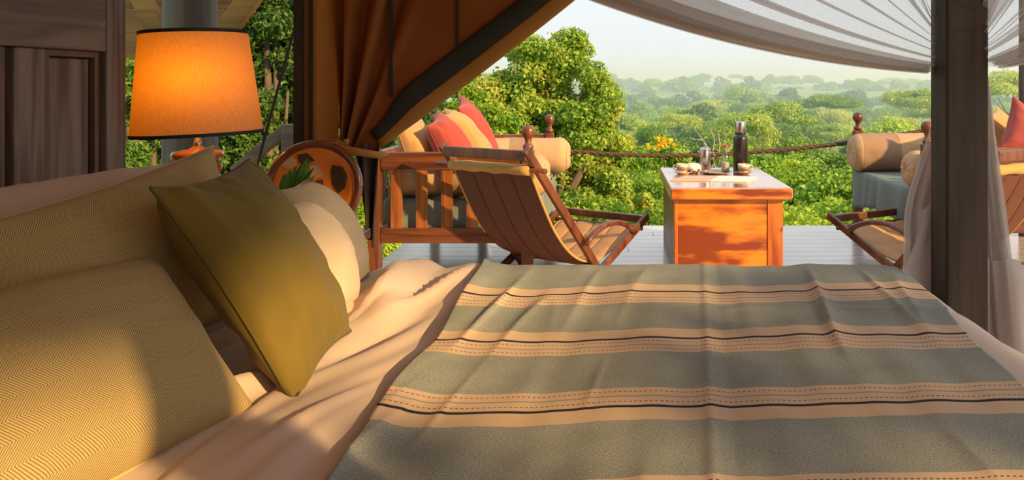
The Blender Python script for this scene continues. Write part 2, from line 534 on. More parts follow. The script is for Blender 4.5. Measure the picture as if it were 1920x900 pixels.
flower_yellow = leaf_mat('yellow_flower', [(.85, .62, .03), (.95, .75, .08)], 2)

# ------------------------------------------------------------------ the setting: ground, deck, tent shell
CAN = [(7, -3.2), (14, -2.6), (20, -1.95), (30, -2.5), (45, -3.3), (60, -3.5), (90, -3.9), (130, -4.0), (200, -3.3), (280, -2.3), (400, 1.6), (550, 6.0), (900, 8.0)]
HGT = [(7, 1.5), (14, 2.5), (20, 3.6), (45, 6), (90, 8), (200, 10), (400, 10), (550, 10), (900, 10)]


def interp(tab, d):
    if d <= tab[0][0]:
        return tab[0][1]
    for (a, p), (b, q) in zip(tab, tab[1:]):
        if d <= b:
            return p + (q - p) * (d - a) / (b - a)
    return tab[-1][1]


def ground_z(x, y):
    d = max(7.0, y)
    return interp(CAN, d) - interp(HGT, d) + .04 * d ** .6 * nz(x * .02, y * .02, 3)


def canopy_z(d):
    return interp(CAN, d)


mb = MB()
ys = [-40, -20, -8, 0, 4, 7, 9, 12, 16, 20, 26, 34, 45, 60, 80, 105, 140, 190, 260, 340, 430, 540, 680, 900, 1300]
xs = [-1.3 + 2.6 * i / 30 for i in range(31)]
for yy in ys:
    w = max(40, abs(yy) * 1.1)
    for t in xs:
        mb.v.append(Vector((t * w + .1 * yy, yy, ground_z(t * w, yy))))
for j in range(len(ys) - 1):
    for i in range(30):
        a = j * 31 + i
        mb.f.append((a, a + 1, a + 32, a + 31))
prop(put('ground', mb, ground_mat, smooth=True), 'green valley floor falling away below the deck', 'ground', kind='structure')

# deck: a dark frame below with separate boards running across the view
DECK_END = 6.44
mb = MB().box(-2.1, 4.3, -1.6, 2.9, -.20, -.035).box(-1.5, 4.3, 2.9, DECK_END, -.20, -.035)
floor = prop(put('floor', mb, rail_wood), 'raised deck of pale weathered boards under tent and furniture', 'deck', kind='structure')
PW = .142
lens = {}
row = 0
yy = DECK_END - PW / 2
while yy > -1.5:
    x0 = -1.5 if yy > 2.9 else -2.1
    cut = [.75, 2.3, .1, 3.1][row % 4] + .1 * (row % 3)
    for a, b in ((x0, cut), (cut + .004, 4.3)):
        key = round(b - a, 3)
        if key not in lens:
            h = key / 2; c = .002; w = PW / 2 - .0012
            m = MB()
            prof = [(-w, -.035), (w, -.035), (w, -.0015), (w - c, 0), (-w + c, 0), (-w, -.0015)]
            for sx in (-h, h):
                m.v += [Vector((sx, p, q)) for p, q in prof]
            m.f = [(0, 1, 2, 3, 4, 5)[::-1], (6, 7, 8, 9, 10, 11)] + [(k, (k + 1) % 6, (k + 1) % 6 + 6, k + 6) for k in range(6)]
            o = put('plank', m, plank_wood, floor)
            lens[key] = o.data
        else:
            o = bpy.data.objects.new('plank', lens[key]); COL.objects.link(o); o.parent = floor
        o.location = ((a + b) / 2, yy, 0)
    yy -= PW
    row += 1

# tent shell around the bed: roof and side wall
mb = MB().add([(-1.95, -1.7, 2.35), (-.35, -1.7, 3.2), (1.45, -1.7, 2.45), (-1.95, 3.1, 2.35), (-.35, 3.1, 3.2), (1.45, 3.1, 2.45)],
              [(0, 1, 4, 3), (1, 2, 5, 4)])
prop(put('roof', mb, roof_canvas, solid=.004), 'pale canvas tent roof over the bed', 'tent roof', kind='structure')
mb = MB().grid(24, 6, lambda u, v: (-1.93 + .012 * math.sin(u * 40), -1.6 + 4.45 * u, 2.4 * v))
prop(put('wall_left', mb, tan_canvas, smooth=True, solid=.003), 'tan canvas tent wall behind the headboard', 'tent wall', kind='structure')

mb = MB().grid(24, 6, lambda u, v: (-1.9 + 3.0 * u, -1.62 + .012 * math.sin(u * 37), 2.4 * v))  # unseen wall behind the camera, added to darken the pillow side
prop(put('wall_back', mb, tan_canvas, smooth=True, solid=.003), 'unseen tan canvas tent wall behind the camera, added to darken the bed', 'tent wall', kind='structure')

# ------------------------------------------------------------------ trees
def mesh_np(name, V, Q, mat):
    me = bpy.data.meshes.new(name)
    me.vertices.add(len(V)); me.vertices.foreach_set('co', V.astype(np.float32).ravel())
    me.loops.add(Q.size); me.loops.foreach_set('vertex_index', Q.astype(np.int32).ravel())
    me.polygons.add(len(Q)); me.polygons.foreach_set('loop_start', np.arange(0, Q.size, 4, dtype=np.int32))
    me.polygons.foreach_set('loop_total', np.full(len(Q), 4, dtype=np.int32))
    me.update(calc_edges=True)
    me.materials.append(mat)
    return me


def leaf_cloud(blobs, n, size, seed, width=.5, up=.35, inner=.55):
    """Leaves spread over the outer shells of the blobs (cx, cy, cz, rx, ry, rz)."""
    g = np.random.default_rng(seed)
    B = np.array(blobs, float)
    wt = (B[:, 3] * B[:, 4] + B[:, 3] * B[:, 5]); wt /= wt.sum()
    k = g.choice(len(B), n, p=wt)
    d = g.normal(size=(n, 3)); d /= np.linalg.norm(d, axis=1)[:, None]
    rad = inner + (1 - inner) * g.random(n) ** .6 + .12 * g.normal(size=n) * (g.random(n) < .3)
    P = B[k, :3] + d * rad[:, None] * B[k, 3:6]
    nm = d * .7 + g.normal(size=(n, 3)) * .6 + np.array([0, 0, up]); nm /= np.linalg.norm(nm, axis=1)[:, None]
    t = np.cross(nm, g.normal(size=(n, 3))); t /= np.linalg.norm(t, axis=1)[:, None]
    s = np.cross(nm, t)
    L = size * (.6 + .8 * g.random(n))
    a = t * (L / 2)[:, None]; b = s * (L * width / 2)[:, None]
    V = np.stack([P + a, P + b + nm * (L * .08)[:, None], P - a, P - b], axis=1).reshape(-1, 3)
    return V, np.arange(4 * n).reshape(-1, 4)


def round_blobs(seed, n=16, R_=1.0, h=1.0, sub=.36, flat=.8):
    r = random.Random(seed)
    out = []
    for i in range(n):
        q = r.random() * 6.283; z = r.uniform(-.55, 1)
        k = math.sqrt(max(0, 1 - z * z)) * r.uniform(.45, .75)
        s = sub * r.uniform(.7, 1.25)
        out.append((R_ * k * math.cos(q), R_ * k * math.sin(q), h * z * .62, s * R_, s * R_, s * h * flat))
    return out


def flat_blobs(seed, n=12, R_=1.0, h=.35):
    """An umbrella crown: wide thin layers."""
    r = random.Random(seed)
    out = []
    for i in range(n):
        q = r.random() * 6.283; k = math.sqrt(r.random()) * .72
        s = r.uniform(.25, .42)
        out.append((R_ * k * math.cos(q), R_ * k * math.sin(q), h * (1 - k * k) * .8 + r.uniform(-.14, .1) * R_, s * R_, s * R_, s * R_ * .42))
    return out


def trunk_mb(h, r, seed, spread=.5, n=4, low=.0):
    """Trunk from (0,0,0) up with a few boughs that reach into the crown."""
    rr = random.Random(seed)
    m = MB()
    k = h * .6
    m.tube([(0, 0, low), (.04 * h * rr.uniform(-1, 1), .04 * h * rr.uniform(-1, 1), k * .5), (0, 0, k)], [r, r * .8, r * .6], 7)
    for i in range(n):
        q = 6.283 * i / n + rr.random()
        e = Vector((math.cos(q) * spread * h, math.sin(q) * spread * h, h * rr.uniform(.8, .98)))
        m.tube([(0, 0, k * .9), tuple(Vector((0, 0, k)).lerp(e, .5) + Vector((0, 0, -.03 * h))), tuple(e)], [r * .5, r * .3, r * .12], 5)
    return m


class Kind:
    """A prototype of crown and trunk whose meshes the copies share."""
    def __init__(self, name, V, Q, mat, trunk, tmat=bark):
        self.name = name
        self.crown = mesh_np(name + '_crown', V, Q, mat)
        self.trunk = None
        if trunk:
            me = bpy.data.meshes.new(name + '_trunk'); me.from_pydata([tuple(v) for v in trunk.v], [], trunk.f); me.materials.append(tmat)
            me.polygons.foreach_set('use_smooth', [True] * len(me.polygons))
            self.trunk = me

    def plant(self, loc, scale, rz, label, cat='tree', group=None, zs=1.0):
        root = thing(self.name, label, cat, loc, group)
        root.rotation_euler = (0, 0, rz)
        root.scale = (scale, scale, scale * zs)
        for nm, me in (('crown', self.crown), ('trunk', self.trunk)):
            if me:
                o = bpy.data.objects.new(nm, me); COL.objects.link(o); o.parent = root
        return root


# unit trees: trunk base at z = 0, top of the crown near z = 1 (scaled by their height)
def unit(blobs, cz, sc):
    return [(b[0] * sc, b[1] * sc, cz + b[2] * sc, b[3] * sc, b[4] * sc, b[5] * sc) for b in blobs]


ROUND = [Kind('valley_tree', *leaf_cloud(unit(round_blobs(i, 22), .60, .42), 6500, .040, i, .55), leaf_mid, trunk_mb(.85, .03, i, .25)) for i in range(4)]
DARK = [Kind('dark_valley_tree', *leaf_cloud(unit(round_blobs(20 + i, 20, 1, .9), .62, .40), 6000, .042, 20 + i, .55), leaf_dark, trunk_mb(.85, .03, i, .25)) for i in range(2)]
FLAT = [Kind('acacia_tree', *leaf_cloud(unit(flat_blobs(40 + i, 26, 1, .55), .72, .50), 11000, .034, 40 + i, .5, .6), leaf_acacia, trunk_mb(.86, .012, 7 + i, .24, 5)) for i in range(3)]
LIME = [Kind('lime_green_bush', *leaf_cloud(unit(round_blobs(60 + i, 30, 1, 1), .52, .46), 20000, .032, 60 + i, .6), leaf_lime, trunk_mb(.8, .02, i, .3)) for i in range(3)]
FAR = [Kind('far_tree', *leaf_cloud(unit(round_blobs(80 + i, 14, 1, .8), .60, .46), 1500, .085, 80 + i, .7), leaf_far, trunk_mb(.8, .03, i, .25, 3)) for i in range(3)]

tr = random.Random(11)


ZONES = [(300, 'left of the lampshade'), (490, 'right of the lampshade'), (800, 'behind the canvas flap'), (940, 'above the red cushions'), (1000, 'behind the near daybed finial'), (1050, 'behind the far daybed finial'),
         (1110, 'past the daybed bolster'), (1170, 'past the sling chair back'), (1232, 'past the sling chair foot'), (1275, 'past the yellow flowers'), (1310, 'past the sugar bowl'), (1345, 'past the coffee pot'),
         (1375, 'past the milk bottle'), (1410, 'past the black flask'), (1450, 'past the table corner'), (1495, 'right of the coffee table'), (1545, 'below the rising rope'), (1600, 'left of the two-tone bolster'),
         (1650, 'past the two-tone bolster finial'), (1700, 'past the two-tone bolster'), (1757, 'left of the bed post'), (1840, 'behind the bed post'), (1880, 'right of the bed post'), (9999, 'beside the slim pole')]


def plant_px(kind, px, py, d, h, label, cat='tree', group=None, zs=1.0):
    """A tree at distance d whose top stands at pixel py."""
    p = at(px, py, d)
    if group:
        for lim, zone in ZONES:
            if px < lim:
                break
        label = label + ', ' + zone
    return kind.plant((p.x, d, p.z - h * zs), h, tr.random() * 6.28, label, cat, group, zs)


# far ridge on the skyline, then the valley in bands, nearer bushes last
for i in range(60):
    px = 870 + i * 19 + tr.uniform(-8, 8)
    d = tr.uniform(480, 640)
    plant_px((FAR + FLAT[:2])[i * 7 % 5], px, tr.uniform(134, 160), d, tr.uniform(14, 26), 'hazy blue-green tree on the far skyline', 'tree', 'trees on the far skyline ridge')
for i in range(52):
    px = 880 + i * 22 + tr.uniform(-10, 10)
    d = tr.uniform(300, 420)
    plant_px(FAR[i % 3], px, tr.uniform(160, 186), d, tr.uniform(14, 20), 'hazy round tree below the skyline', 'tree', 'trees on the slope below the skyline')
for i in range(44):
    px = 880 + i * 26 + tr.uniform(-12, 12)
    d = tr.uniform(170, 260)
    k = (FLAT if tr.random() < .4 else ROUND)
    k = k[i % len(k)]
    plant_px(k, px, tr.uniform(184, 212), d, tr.uniform(10, 15), 'pale acacia in the middle of the valley' if k in FLAT else 'soft green round tree mid-valley', 'tree',
             'acacias in the middle of the valley' if k in FLAT else 'round trees in the middle of the valley')
for i in range(34):
    px = 900 + i * 33 + tr.uniform(-14, 14)
    d = tr.uniform(95, 140)
    k = (DARK if i % 5 == 2 else FLAT if tr.random() < .45 else ROUND)
    nm = 'dark' if k is DARK else 'flat' if k is FLAT else 'round'
    plant_px(k[i % len(k)], px, tr.uniform(208, 236), d, tr.uniform(7.5, 11), {'dark': 'dark green tree in the nearer half of the valley', 'flat': 'flat-topped acacia in the nearer half of the valley', 'round': 'mid green round tree in the nearer half of the valley'}[nm], 'tree',
             nm + ' trees in the nearer half of the valley')
for i in range(26):
    px = 940 + i * 42 + tr.uniform(-18, 18)
    d = tr.uniform(50, 75)
    k = (DARK if i % 6 == 3 else ROUND if i % 2 else LIME)
    nm = 'dark' if k is DARK else 'round' if k is ROUND else 'lime'
    plant_px(k[i % len(k)], px, tr.uniform(248, 282), d, tr.uniform(5.5, 8), {'dark': 'dark green bushy tree behind the rope railing', 'round': 'mid green bushy tree behind the rope railing', 'lime': 'bright green bushy tree behind the rope railing'}[nm], 'tree',
             nm + ' bushy trees behind the rope railing')
for i in range(20):
    px = 1040 + i * 46 + tr.uniform(-18, 18)
    d = tr.uniform(28, 40)
    k = LIME if i % 3 else ROUND
    plant_px(k[i % len(k)], px, tr.uniform(300, 335), d, tr.uniform(4, 5.5), 'yellow-green thicket bush below the rope railing' if k is LIME else 'deep green thicket bush below the rope railing', 'bush', ('yellow-green' if k is LIME else 'deep green') + ' bushes below the rope railing')
for i in range(17):
    px = 1050 + i * 50 + tr.uniform(-14, 14)
    d = tr.uniform(14, 19)
    plant_px(LIME[i % 3], px, tr.uniform(352, 392), d, tr.uniform(2.6, 3.4), 'lime green leafy bush just beyond the deck edge', 'bush', 'lime bushes beyond the deck edge')

# single trees that stand out
plant_px(FLAT[0], 1465, 196, 112, 11, 'broad flat-topped acacia above the black flask', 'tree', zs=.9)
plant_px(FLAT[1], 1555, 178, 165, 14, 'wide acacia with layered crown above the slack rope', 'tree', zs=.85)
plant_px(DARK[0], 1310, 186, 150, 13, 'tall dark round tree above the coffee table', 'tree')
plant_px(ROUND[1], 1385, 152, 260, 22, 'large pale green dome-shaped tree above the flask cap', 'tree')
plant_px(DARK[1], 1505, 240, 70, 8, 'dark rounded tree between coffee table and daybed beside post', 'tree')
plant_px(FLAT[2], 1720, 168, 150, 14, 'acacia crown beside the bed post under the net', 'tree', zs=.9)
plant_px(FLAT[0], 1890, 140, 130, 14, 'green acacia crown above the brick red cushion by the pole', 'tree', zs=.9)


def blob_tree(name, label, blobs_px, d, n, size, mat, seed, trunk_px, r=.12, width=.5, cat='tree', extra=()):
    """A tree whose crown is given as blobs (px, py, radius in px, depth offset in m)."""
    B = []
    for px, py, rp, dy in blobs_px:
        p = at(px, py, d + dy); rr = rp / F * (d + dy)
        B.append((p.x, p.y, p.z, rr, rr, rr * .9))
    rr = random.Random(seed)
    fine = []
    for b in B:
        for _ in range(9):
            q = Vector((rr.gauss(0, 1), rr.gauss(0, 1), rr.gauss(0, 1))).normalized() * rr.uniform(.45, .85)
            s = rr.uniform(.3, .5)
            fine.append((b[0] + q.x * b[3], b[1] + q.y * b[4], b[2] + q.z * b[5], b[3] * s, b[4] * s, b[5] * s * .8))
    p = at(trunk_px, 500, d)
    base = (p.x, d, ground_z(p.x, d))
    root = thing(name, label, cat, base)
    V, Q = leaf_cloud(fine, n, size, seed, width, .35, .35)
    o = bpy.data.objects.new('crown', mesh_np('crown', V - np.array(base), Q, mat)); COL.objects.link(o); o.parent = root
    m = MB()
    top = Vector((B[0][0], B[0][1], B[0][2]))
    b0 = Vector(base)
    mid = b0.lerp(top, .5) + Vector((.1, 0, 0))
    m.tube([b0, mid, top], [r, r * .75, r * .25], 8)
    for b in B[1:]:
        e = Vector(b[:3])
        m.tube([mid.lerp(b0, .3 * rr.random()), mid.lerp(e, .5) + Vector((0, 0, -.1)), e], [r * .5, r * .35, r * .12], 6)
    put('trunk', m, bark, root, smooth=True)
    return root


blob_tree('broad_leaved_tree', 'big broad-leaved tree with rusty leaf tips beyond daybed with red cushions',
          [(1030, 105, 72, 0), (1075, 95, 52, .2), (985, 140, 85, .2), (1085, 180, 80, -.3), (1140, 215, 45, 0), (1020, 240, 95, -.4), (920, 200, 90, .3), (1110, 290, 70, .3), (1050, 340, 95, 0),
           (960, 330, 100, .5), (1130, 370, 75, .2), (1155, 290, 50, .6), (860, 250, 90, .5), (1060, 430, 80, 0), (1150, 430, 70, .2), (960, 430, 90, .3), (1195, 400, 45, .2), (1040, 300, 110, 1.2), (1100, 400, 100, 1.2)], 17, 110000, .10, leaf_near, 5, 1020, .2, .55)
blob_tree('lime_leaved_tree', 'young lime-leaved tree directly behind the row of daybed cushions',
          [(900, 215, 45, 0), (940, 235, 40, 0), (870, 190, 45, .2), (930, 270, 45, 0), (960, 285, 35, -.2), (840, 240, 50, 0), (800, 300, 70, 0)], 12.5, 9000, .085, leaf_lime, 9, 900, .07, .5)
blob_tree('shady_tree', 'shaded dark green tree outside between headboard post and lampshade',
          [(250, 170, 90, 0), (230, 60, 80, 0), (270, 270, 90, .2), (200, 330, 100, 0), (330, 320, 80, .4), (300, 60, 70, .3)], 9.5, 34000, .085, leaf_dark, 12, 255, .12, .35)
blob_tree('mottled_tree', 'tall mottled green tree outside right of the lampshade',
          [(500, 60, 90, 0), (450, 140, 80, .3), (540, 170, 85, 0), (480, 250, 85, 0), (430, 20, 80, .5), (560, 300, 80, .2), (430, 330, 80, 0), (600, 60, 80, .5), (520, -40, 90, 0)], 11, 60000, .075, leaf_mottled, 14, 500, .14, .45)
for i, (px, py, hh) in enumerate(((215, -60, 7.5), (330, -40, 7.0), (440, -90, 7.8), (560, -70, 7.4), (680, 60, 6.4), (760, 150, 5.8))):
    plant_px(DARK[i % 2] if i % 3 else ROUND[i % 4], px, py, 17 + i % 2, hh, 'shaded tree further back outside the tent', 'tree', 'trees further back beyond the lamp')
blob_tree('low_bush', 'low bright bush seen under the tied canvas beside the daybed post',
          [(670, 400, 60, 0), (720, 440, 50, .2), (600, 380, 60, .2), (650, 470, 60, 0), (540, 330, 60, .4)], 8.5, 9000, .06, leaf_lime, 16, 660, .05, .5, 'bush')

# flowering shrub and dead branches beyond the rope
fs = blob_tree('flowering_shrub', 'shrub with clusters of yellow flowers behind the rope railing', [(1245, 285, 32, 0), (1220, 300, 28, 0), (1270, 300, 26, 0)], 34, 2500, .15, leaf_mid, 21, 1245, .06, .5, 'shrub')
p0 = at(1243, 272, 33.4)
V, Q = leaf_cloud([(p0.x + tr.uniform(-.65, .5), p0.y - .3, p0.z + tr.uniform(-.12, .3), .09, .09, .08) for _ in range(22)], 420, .11, 23, .9)
o = bpy.data.objects.new('blossom', mesh_np('blossom', V - np.array(fs.location), Q, flower_yellow)); COL.objects.link(o); o.parent = fs
o['label'] = 'yellow flower clusters'
root = thing('dead_shrub', 'bare pale dead branches standing behind the steel coffee pot', 'shrub', at(1345, 330, 36))
m = MB()
for pts in ([(1345, 330), (1335, 290), (1318, 262), (1300, 240)], [(1335, 290), (1340, 262), (1332, 240)], [(1345, 320), (1362, 285), (1385, 258), (1400, 240)], [(1362, 285), (1358, 262), (1368, 245)], [(1318, 262), (1304, 262), (1293, 258)], [(1345, 310), (1350, 270), (1346, 248)]):
    P = [at(a, b, 36 + .3 * math.sin(a)) for a, b in pts]
    m.tube(P, [.045 - .03 * i / (len(P) - 1) for i in range(len(P))], 6)
put('branch', m, pale_bark, root, smooth=True)

# unseen trees added beside the tent, their clumps placed to break up the sun
def added_shade_tree(name, label, clumps, s, n, size, seed, mat):
    B = []
    for nn, ww, rr in clumps:
        p = by_sun(nn, ww, s + random.Random(int(nn * 1000 + ww * 77)).uniform(-.6, .6))
        B.append((p.x, p.y, p.z, rr, rr, rr))
    c = by_sun(2.27, 0, s)
    base = (c.x, c.y, ground_z(c.x, c.y) - .1)
    root = thing(name, label, 'tree', base)
    V, Q = leaf_cloud(B, n, size, seed, .5, .2, .1)
    o = bpy.data.objects.new('crown', mesh_np('crown', V - np.array(base), Q, mat)); COL.objects.link(o); o.parent = root
    m = MB()
    top = Vector((c.x, c.y, max(b[2] for b in B)))
    m.tube([base, (c.x, c.y, top.z * .4), top], [.12, .1, .03], 8)
    for b in B:
        m.tube([(c.x, c.y, b[2] - .05), Vector((c.x, c.y, b[2] + .04)).lerp(Vector(b[:3]), .5), b[:3]], [.022, .014, .006], 5)
    put('trunk', m, bark, root, smooth=True)


low = []
r2 = random.Random(3)
for i in range(22):
    low.append((r2.uniform(.3, 1.75), r2.uniform(.60, .95), r2.uniform(.05, .09)))
added_shade_tree('added_shade_shrub', 'unseen tall shrub added beside the tent to dapple the bed', low, -6.5, 1900, .075, 31, leaf_mid)
high = []
for i in range(84):
    n_ = r2.uniform(.1, 2.5)
    w0 = 1.21 + .40 * max(0, min(n_, 1.3) - .3)
    high.append((n_, w0 + (2.5 - w0) * r2.random() ** 1.3, r2.uniform(.08, .15)))
for i in range(22):
    high.append((r2.uniform(2.02, 2.5), r2.uniform(.60, 1.45), r2.uniform(.08, .13)))
added_shade_tree('added_shade_tree', 'unseen tree added beside the tent to shade pillows, net and post', high, -8.0, 27000, .10, 33, leaf_mid)

# haze in the valley air
m, nt, out = node_mat('valley_haze')
vs_ = N(nt, 'ShaderNodeVolumeScatter')
vs_.inputs['Color'].default_value = (.68, .87, 1.0, 1)
vs_.inputs['Density'].default_value = .0024
vs_.inputs['Anisotropy'].default_value = 0.45
nt.links.new(vs_.outputs[0], out.inputs['Volume'])
mb = MB().box(-520, 620, 70, 900, -40, 11.5)
prop(put('haze', mb, m), 'pale morning haze hanging over the valley', 'haze', kind='stuff')

# ------------------------------------------------------------------ timber outside the tent on the left
p = at(357, 0, 3.5)
o = thing('timber_pole', 'round grey timber pole standing outside behind the lampshade', 'pole', (p.x, 3.5, -.2))
put('shaft', MB().lathe([(.118, -.2), (.112, .8), (.108, 1.6), (.112, 3.2)], 20, (p.x, 3.5, 0)), grey_wood, o, smooth=True)
root = thing('roof_eave', 'brown wooden eave with slanting brace behind the timber pole', 'roof', at(330, 40, 4.2), kind='structure')
for k in range(5):
    y0 = 86 - k * 46
    a, b = at(150, y0, 4.2 + .05 * k), at(404 + 34 * k, y0, 4.2 + .05 * k)
    put('board', MB().bar(a + Vector((0, 0, -.0)), b, .03, .128), eave_wood, root, bev=.004)
put('brace', MB().bar(at(398, 92, 4.05), at(500, -45, 4.05), .06, .10), eave_wood, root, bev=.006)
put('brace', MB().bar(at(240, -60, 4.05), at(300, 70, 4.05), .06, .09), eave_wood, root, bev=.006)
root = thing('stair_railing', 'brown wooden handrail with post outside beside the canvas flap', 'railing', at(545, 500, 4.2))
put('rail', MB().bar(at(440, 322, 4.2), at(540, 240, 4.2), .05, .058), rail_wood, root, bev=.005)
put('post', MB().box(at(532, 0, 4.2).x, at(560, 0, 4.2).x, 4.16, 4.24, -.8, at(0, 233, 4.2).z), rail_wood, root, bev=.005)
prop(put('guy_rope', MB().tube([(-1.24, 3.08, 2.72), at(556, 40, 3.1), at(520, 170, 3.02), at(480, 320, 2.96), (-1.62, 2.90, .0)], .0055, 8), guy_mat), 'thin dark guy rope slanting past the handrail outside', 'rope')
p = at(1917, 0, 6.0)
o = thing('deck_pole', 'slim round pole at the deck edge beside the brick red cushion', 'pole', (p.x, 6.0, 0))
put('shaft', MB().lathe([(.036, 0), (.034, 1.5), (.036, 3.2)], 16, (p.x + .01, 6.0, 0)), grey_wood, o, smooth=True)

# rope railing at the deck edge
pts = [(905, 276), (985, 279), (1062, 283), (1150, 289), (1230, 292), (1330, 291), (1420, 285), (1500, 278), (1590, 268), (1660, 257), (1740, 244), (1830, 226)]
P = [at(a, b, 6.38) for a, b in pts]
dense = []
for a, b in zip(P, P[1:]):
    dense += [a.lerp(b, t / 14) for t in range(14)]
dense.append(P[-1])
m = MB()
for k in range(3):
    tw = []
    for i, q in enumerate(dense):
        an = i * .9 + k * 2.094
        tw.append(q + Vector((0, math.cos(an), math.sin(an))) * .0085)
    m.tube(tw, .0105, 6)
prop(put('rope_railing', m, rope_mat, smooth=True), 'thick brown twisted rope strung along the deck edge', 'rope')
for px, lab in ((905, 'daybed with the row of cushions'), (1830, 'daybed next to the bed post')):
    q = at(px, 0, 6.38)
    zt = (P[0] if px < 1000 else P[-1]).z
    prop(put('rope_post', MB().box(q.x - .035, q.x + .035, 6.345, 6.415, -.03, min(.9, zt + .05)), rail_wood, bev=.006), 'short wooden rope post behind the ' + lab, 'post')

# ------------------------------------------------------------------ the bed
BX0, BX1, BY0, BY1 = -1.37, .907, -.13, 2.10
bed = thing('four_poster_bed', 'dark wooden four-poster bed with panelled headboard', 'bed', (-.2, 1.1, 0))
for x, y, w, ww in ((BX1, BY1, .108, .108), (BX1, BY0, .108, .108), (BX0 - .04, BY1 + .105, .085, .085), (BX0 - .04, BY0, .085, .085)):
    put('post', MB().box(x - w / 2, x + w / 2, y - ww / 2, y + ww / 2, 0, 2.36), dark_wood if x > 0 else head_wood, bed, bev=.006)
for y in (BY0, BY1):
    put('canopy_rail', MB().box(BX0, BX1 - .05, y - .03, y + .03, 2.30, 2.36), red_wood, bed, bev=.005)
    put('side_rail', MB().box(BX0, BX1 - .05, y - .025, y + .025, .22, .40), red_wood, bed, bev=.005)
for x in (BX0 - .04, BX1):
    put('canopy_rail', MB().box(x - .03, x + .03, BY0 + .055, BY1 - .055, 2.30, 2.36), red_wood, bed, bev=.005)
put('mattress', MB().box(-1.30, .70, .02, 2.06, .30, .615), sham_cloth, bed, bev=.06)
hb = put('headboard', MB().box(-1.425, -1.405, -.01, 2.16, .35, 1.36), plain('headboard_backing_dark', (.022, .010, .006), .6, .2), bed)
put('rail', MB().box(-1.405, -1.366, -.01, 2.155, 1.233, 1.372), head_wood_h, hb, bev=.004)
put('rail', MB().box(-1.405, -1.368, -.01, 2.155, .38, .50), head_wood_h, hb, bev=.004)
y = 1.935
while y > .2:
    put('stile', MB().box(-1.405, -1.374, y - .100, y, .50, 1.233), head_wood, hb, bev=.004)
    fr = put('panel', MB().box(-1.405, -1.390, y + .030, y + .185, .52, 1.213), head_wood, hb, bev=.005)
    m = MB()
    for a0, a1, b0, b1 in ((y + .004, y + .022, .50, 1.233), (y + .193, y + .209, .50, 1.233), (y + .022, y + .193, 1.216, 1.233), (y + .022, y + .193, .50, .518)):
        m.box(-1.405, -1.378, a0, a1, b0, b1)
    put('panel_frame', m, plain('headboard_bead_%d' % int(y * 100), (.13, .065, .035), .5, .2), hb, bev=.003)
    y -= .330

# ---- bedclothes
TOP = .655


def over_edge(t, edge, r):
    """Flat cloth coordinate t laid over an edge: (position, drop)."""
    s = t - (edge - r)
    if s <= 0:
        return t, 0.0
    q = s / r
    if q < math.pi / 2:
        return edge - r + r * math.sin(q), r * (1 - math.cos(q))
    return edge, r + s - r * math.pi / 2


def lay(tx, ty, lift=0.0):
    x, dx = over_edge(tx, .845, .15)
    y, dy = over_edge(ty, 2.17, .10)
    # outward lift so that the throw clears the sheet on the rounded edges
    qx = min(1.0, max(0, tx - .695) / .235); qy = min(1.0, max(0, ty - 2.07) / .157)
    return Vector((x + lift * qx, y + lift * qy, TOP - dx - dy + lift * (1 - .8 * max(qx, qy))))


def sheet_relief(x, y):
    h = 0.0
    q = x * .94 - y * .30
    a = smoothstep(-.25, -.45, x)
    rid = max(0, 1 - abs(nz(q * 10, y * 1.3, 21.0)) * 2.4) ** 2
    h += a * .034 * rid * (.5 + nz(q * 4, y * 3, 5.0)) + a * .016 * nz(q * 11, y * 1.5, 1.7) + a * .008 * nz(q * 24, y * 3, 4.0)
    h += .006 * nz(x * 3, y * 2.2, 8.0)
    h += .007 * smoothstep(.35, .7, x) * nz(x * 4, y * 9, 2.2)
    # the raised fold beside the pillows at the far side
    c = -.505 + .02 * math.sin(y * 9)
    h += .042 * math.exp(-((x - c) / .045) ** 2) * smoothstep(1.58, 1.80, y) * (1 - .3 * smoothstep(2.0, 2.2, y))
    h += .020 * math.exp(-((x + .38) / .05) ** 2) * smoothstep(1.75, 2.0, y)
    # hem line of the turned-back top sheet
    h += .007 * smoothstep(-.548, -.540, x - .05 * (y - 1.1)) * smoothstep(1.5, 1.3, y)
    return h


def sheet_pt(u, v):
    tx, ty = -1.32 + 2.46 * u, .02 + 2.52 * v
    p = lay(tx, ty)
    fall = max(0, TOP - p.z)
    n = sheet_relief(tx, ty)
    p.z += n * max(0, 1 - fall * 6)
    if fall > .12:
        wv = .018 * math.sin(tx * 14 + 2 * nz(tx * 2, ty, 0)) * smoothstep(.12, .4, fall)
        p.y += wv if ty > 2.1 else 0
        p.x += .02 * math.sin(ty * 13) * smoothstep(.12, .4, fall) if tx > .8 else 0
    return p


mb = MB().grid(250, 220, sheet_pt)
prop(put('bed_sheet', mb, sheet_cloth, smooth=True, solid=.006), 'smooth taupe-pink cotton sheet covering the bed mattress', 'bed sheet')


def sheet_z(x, y):
    return TOP + sheet_relief(x, y)


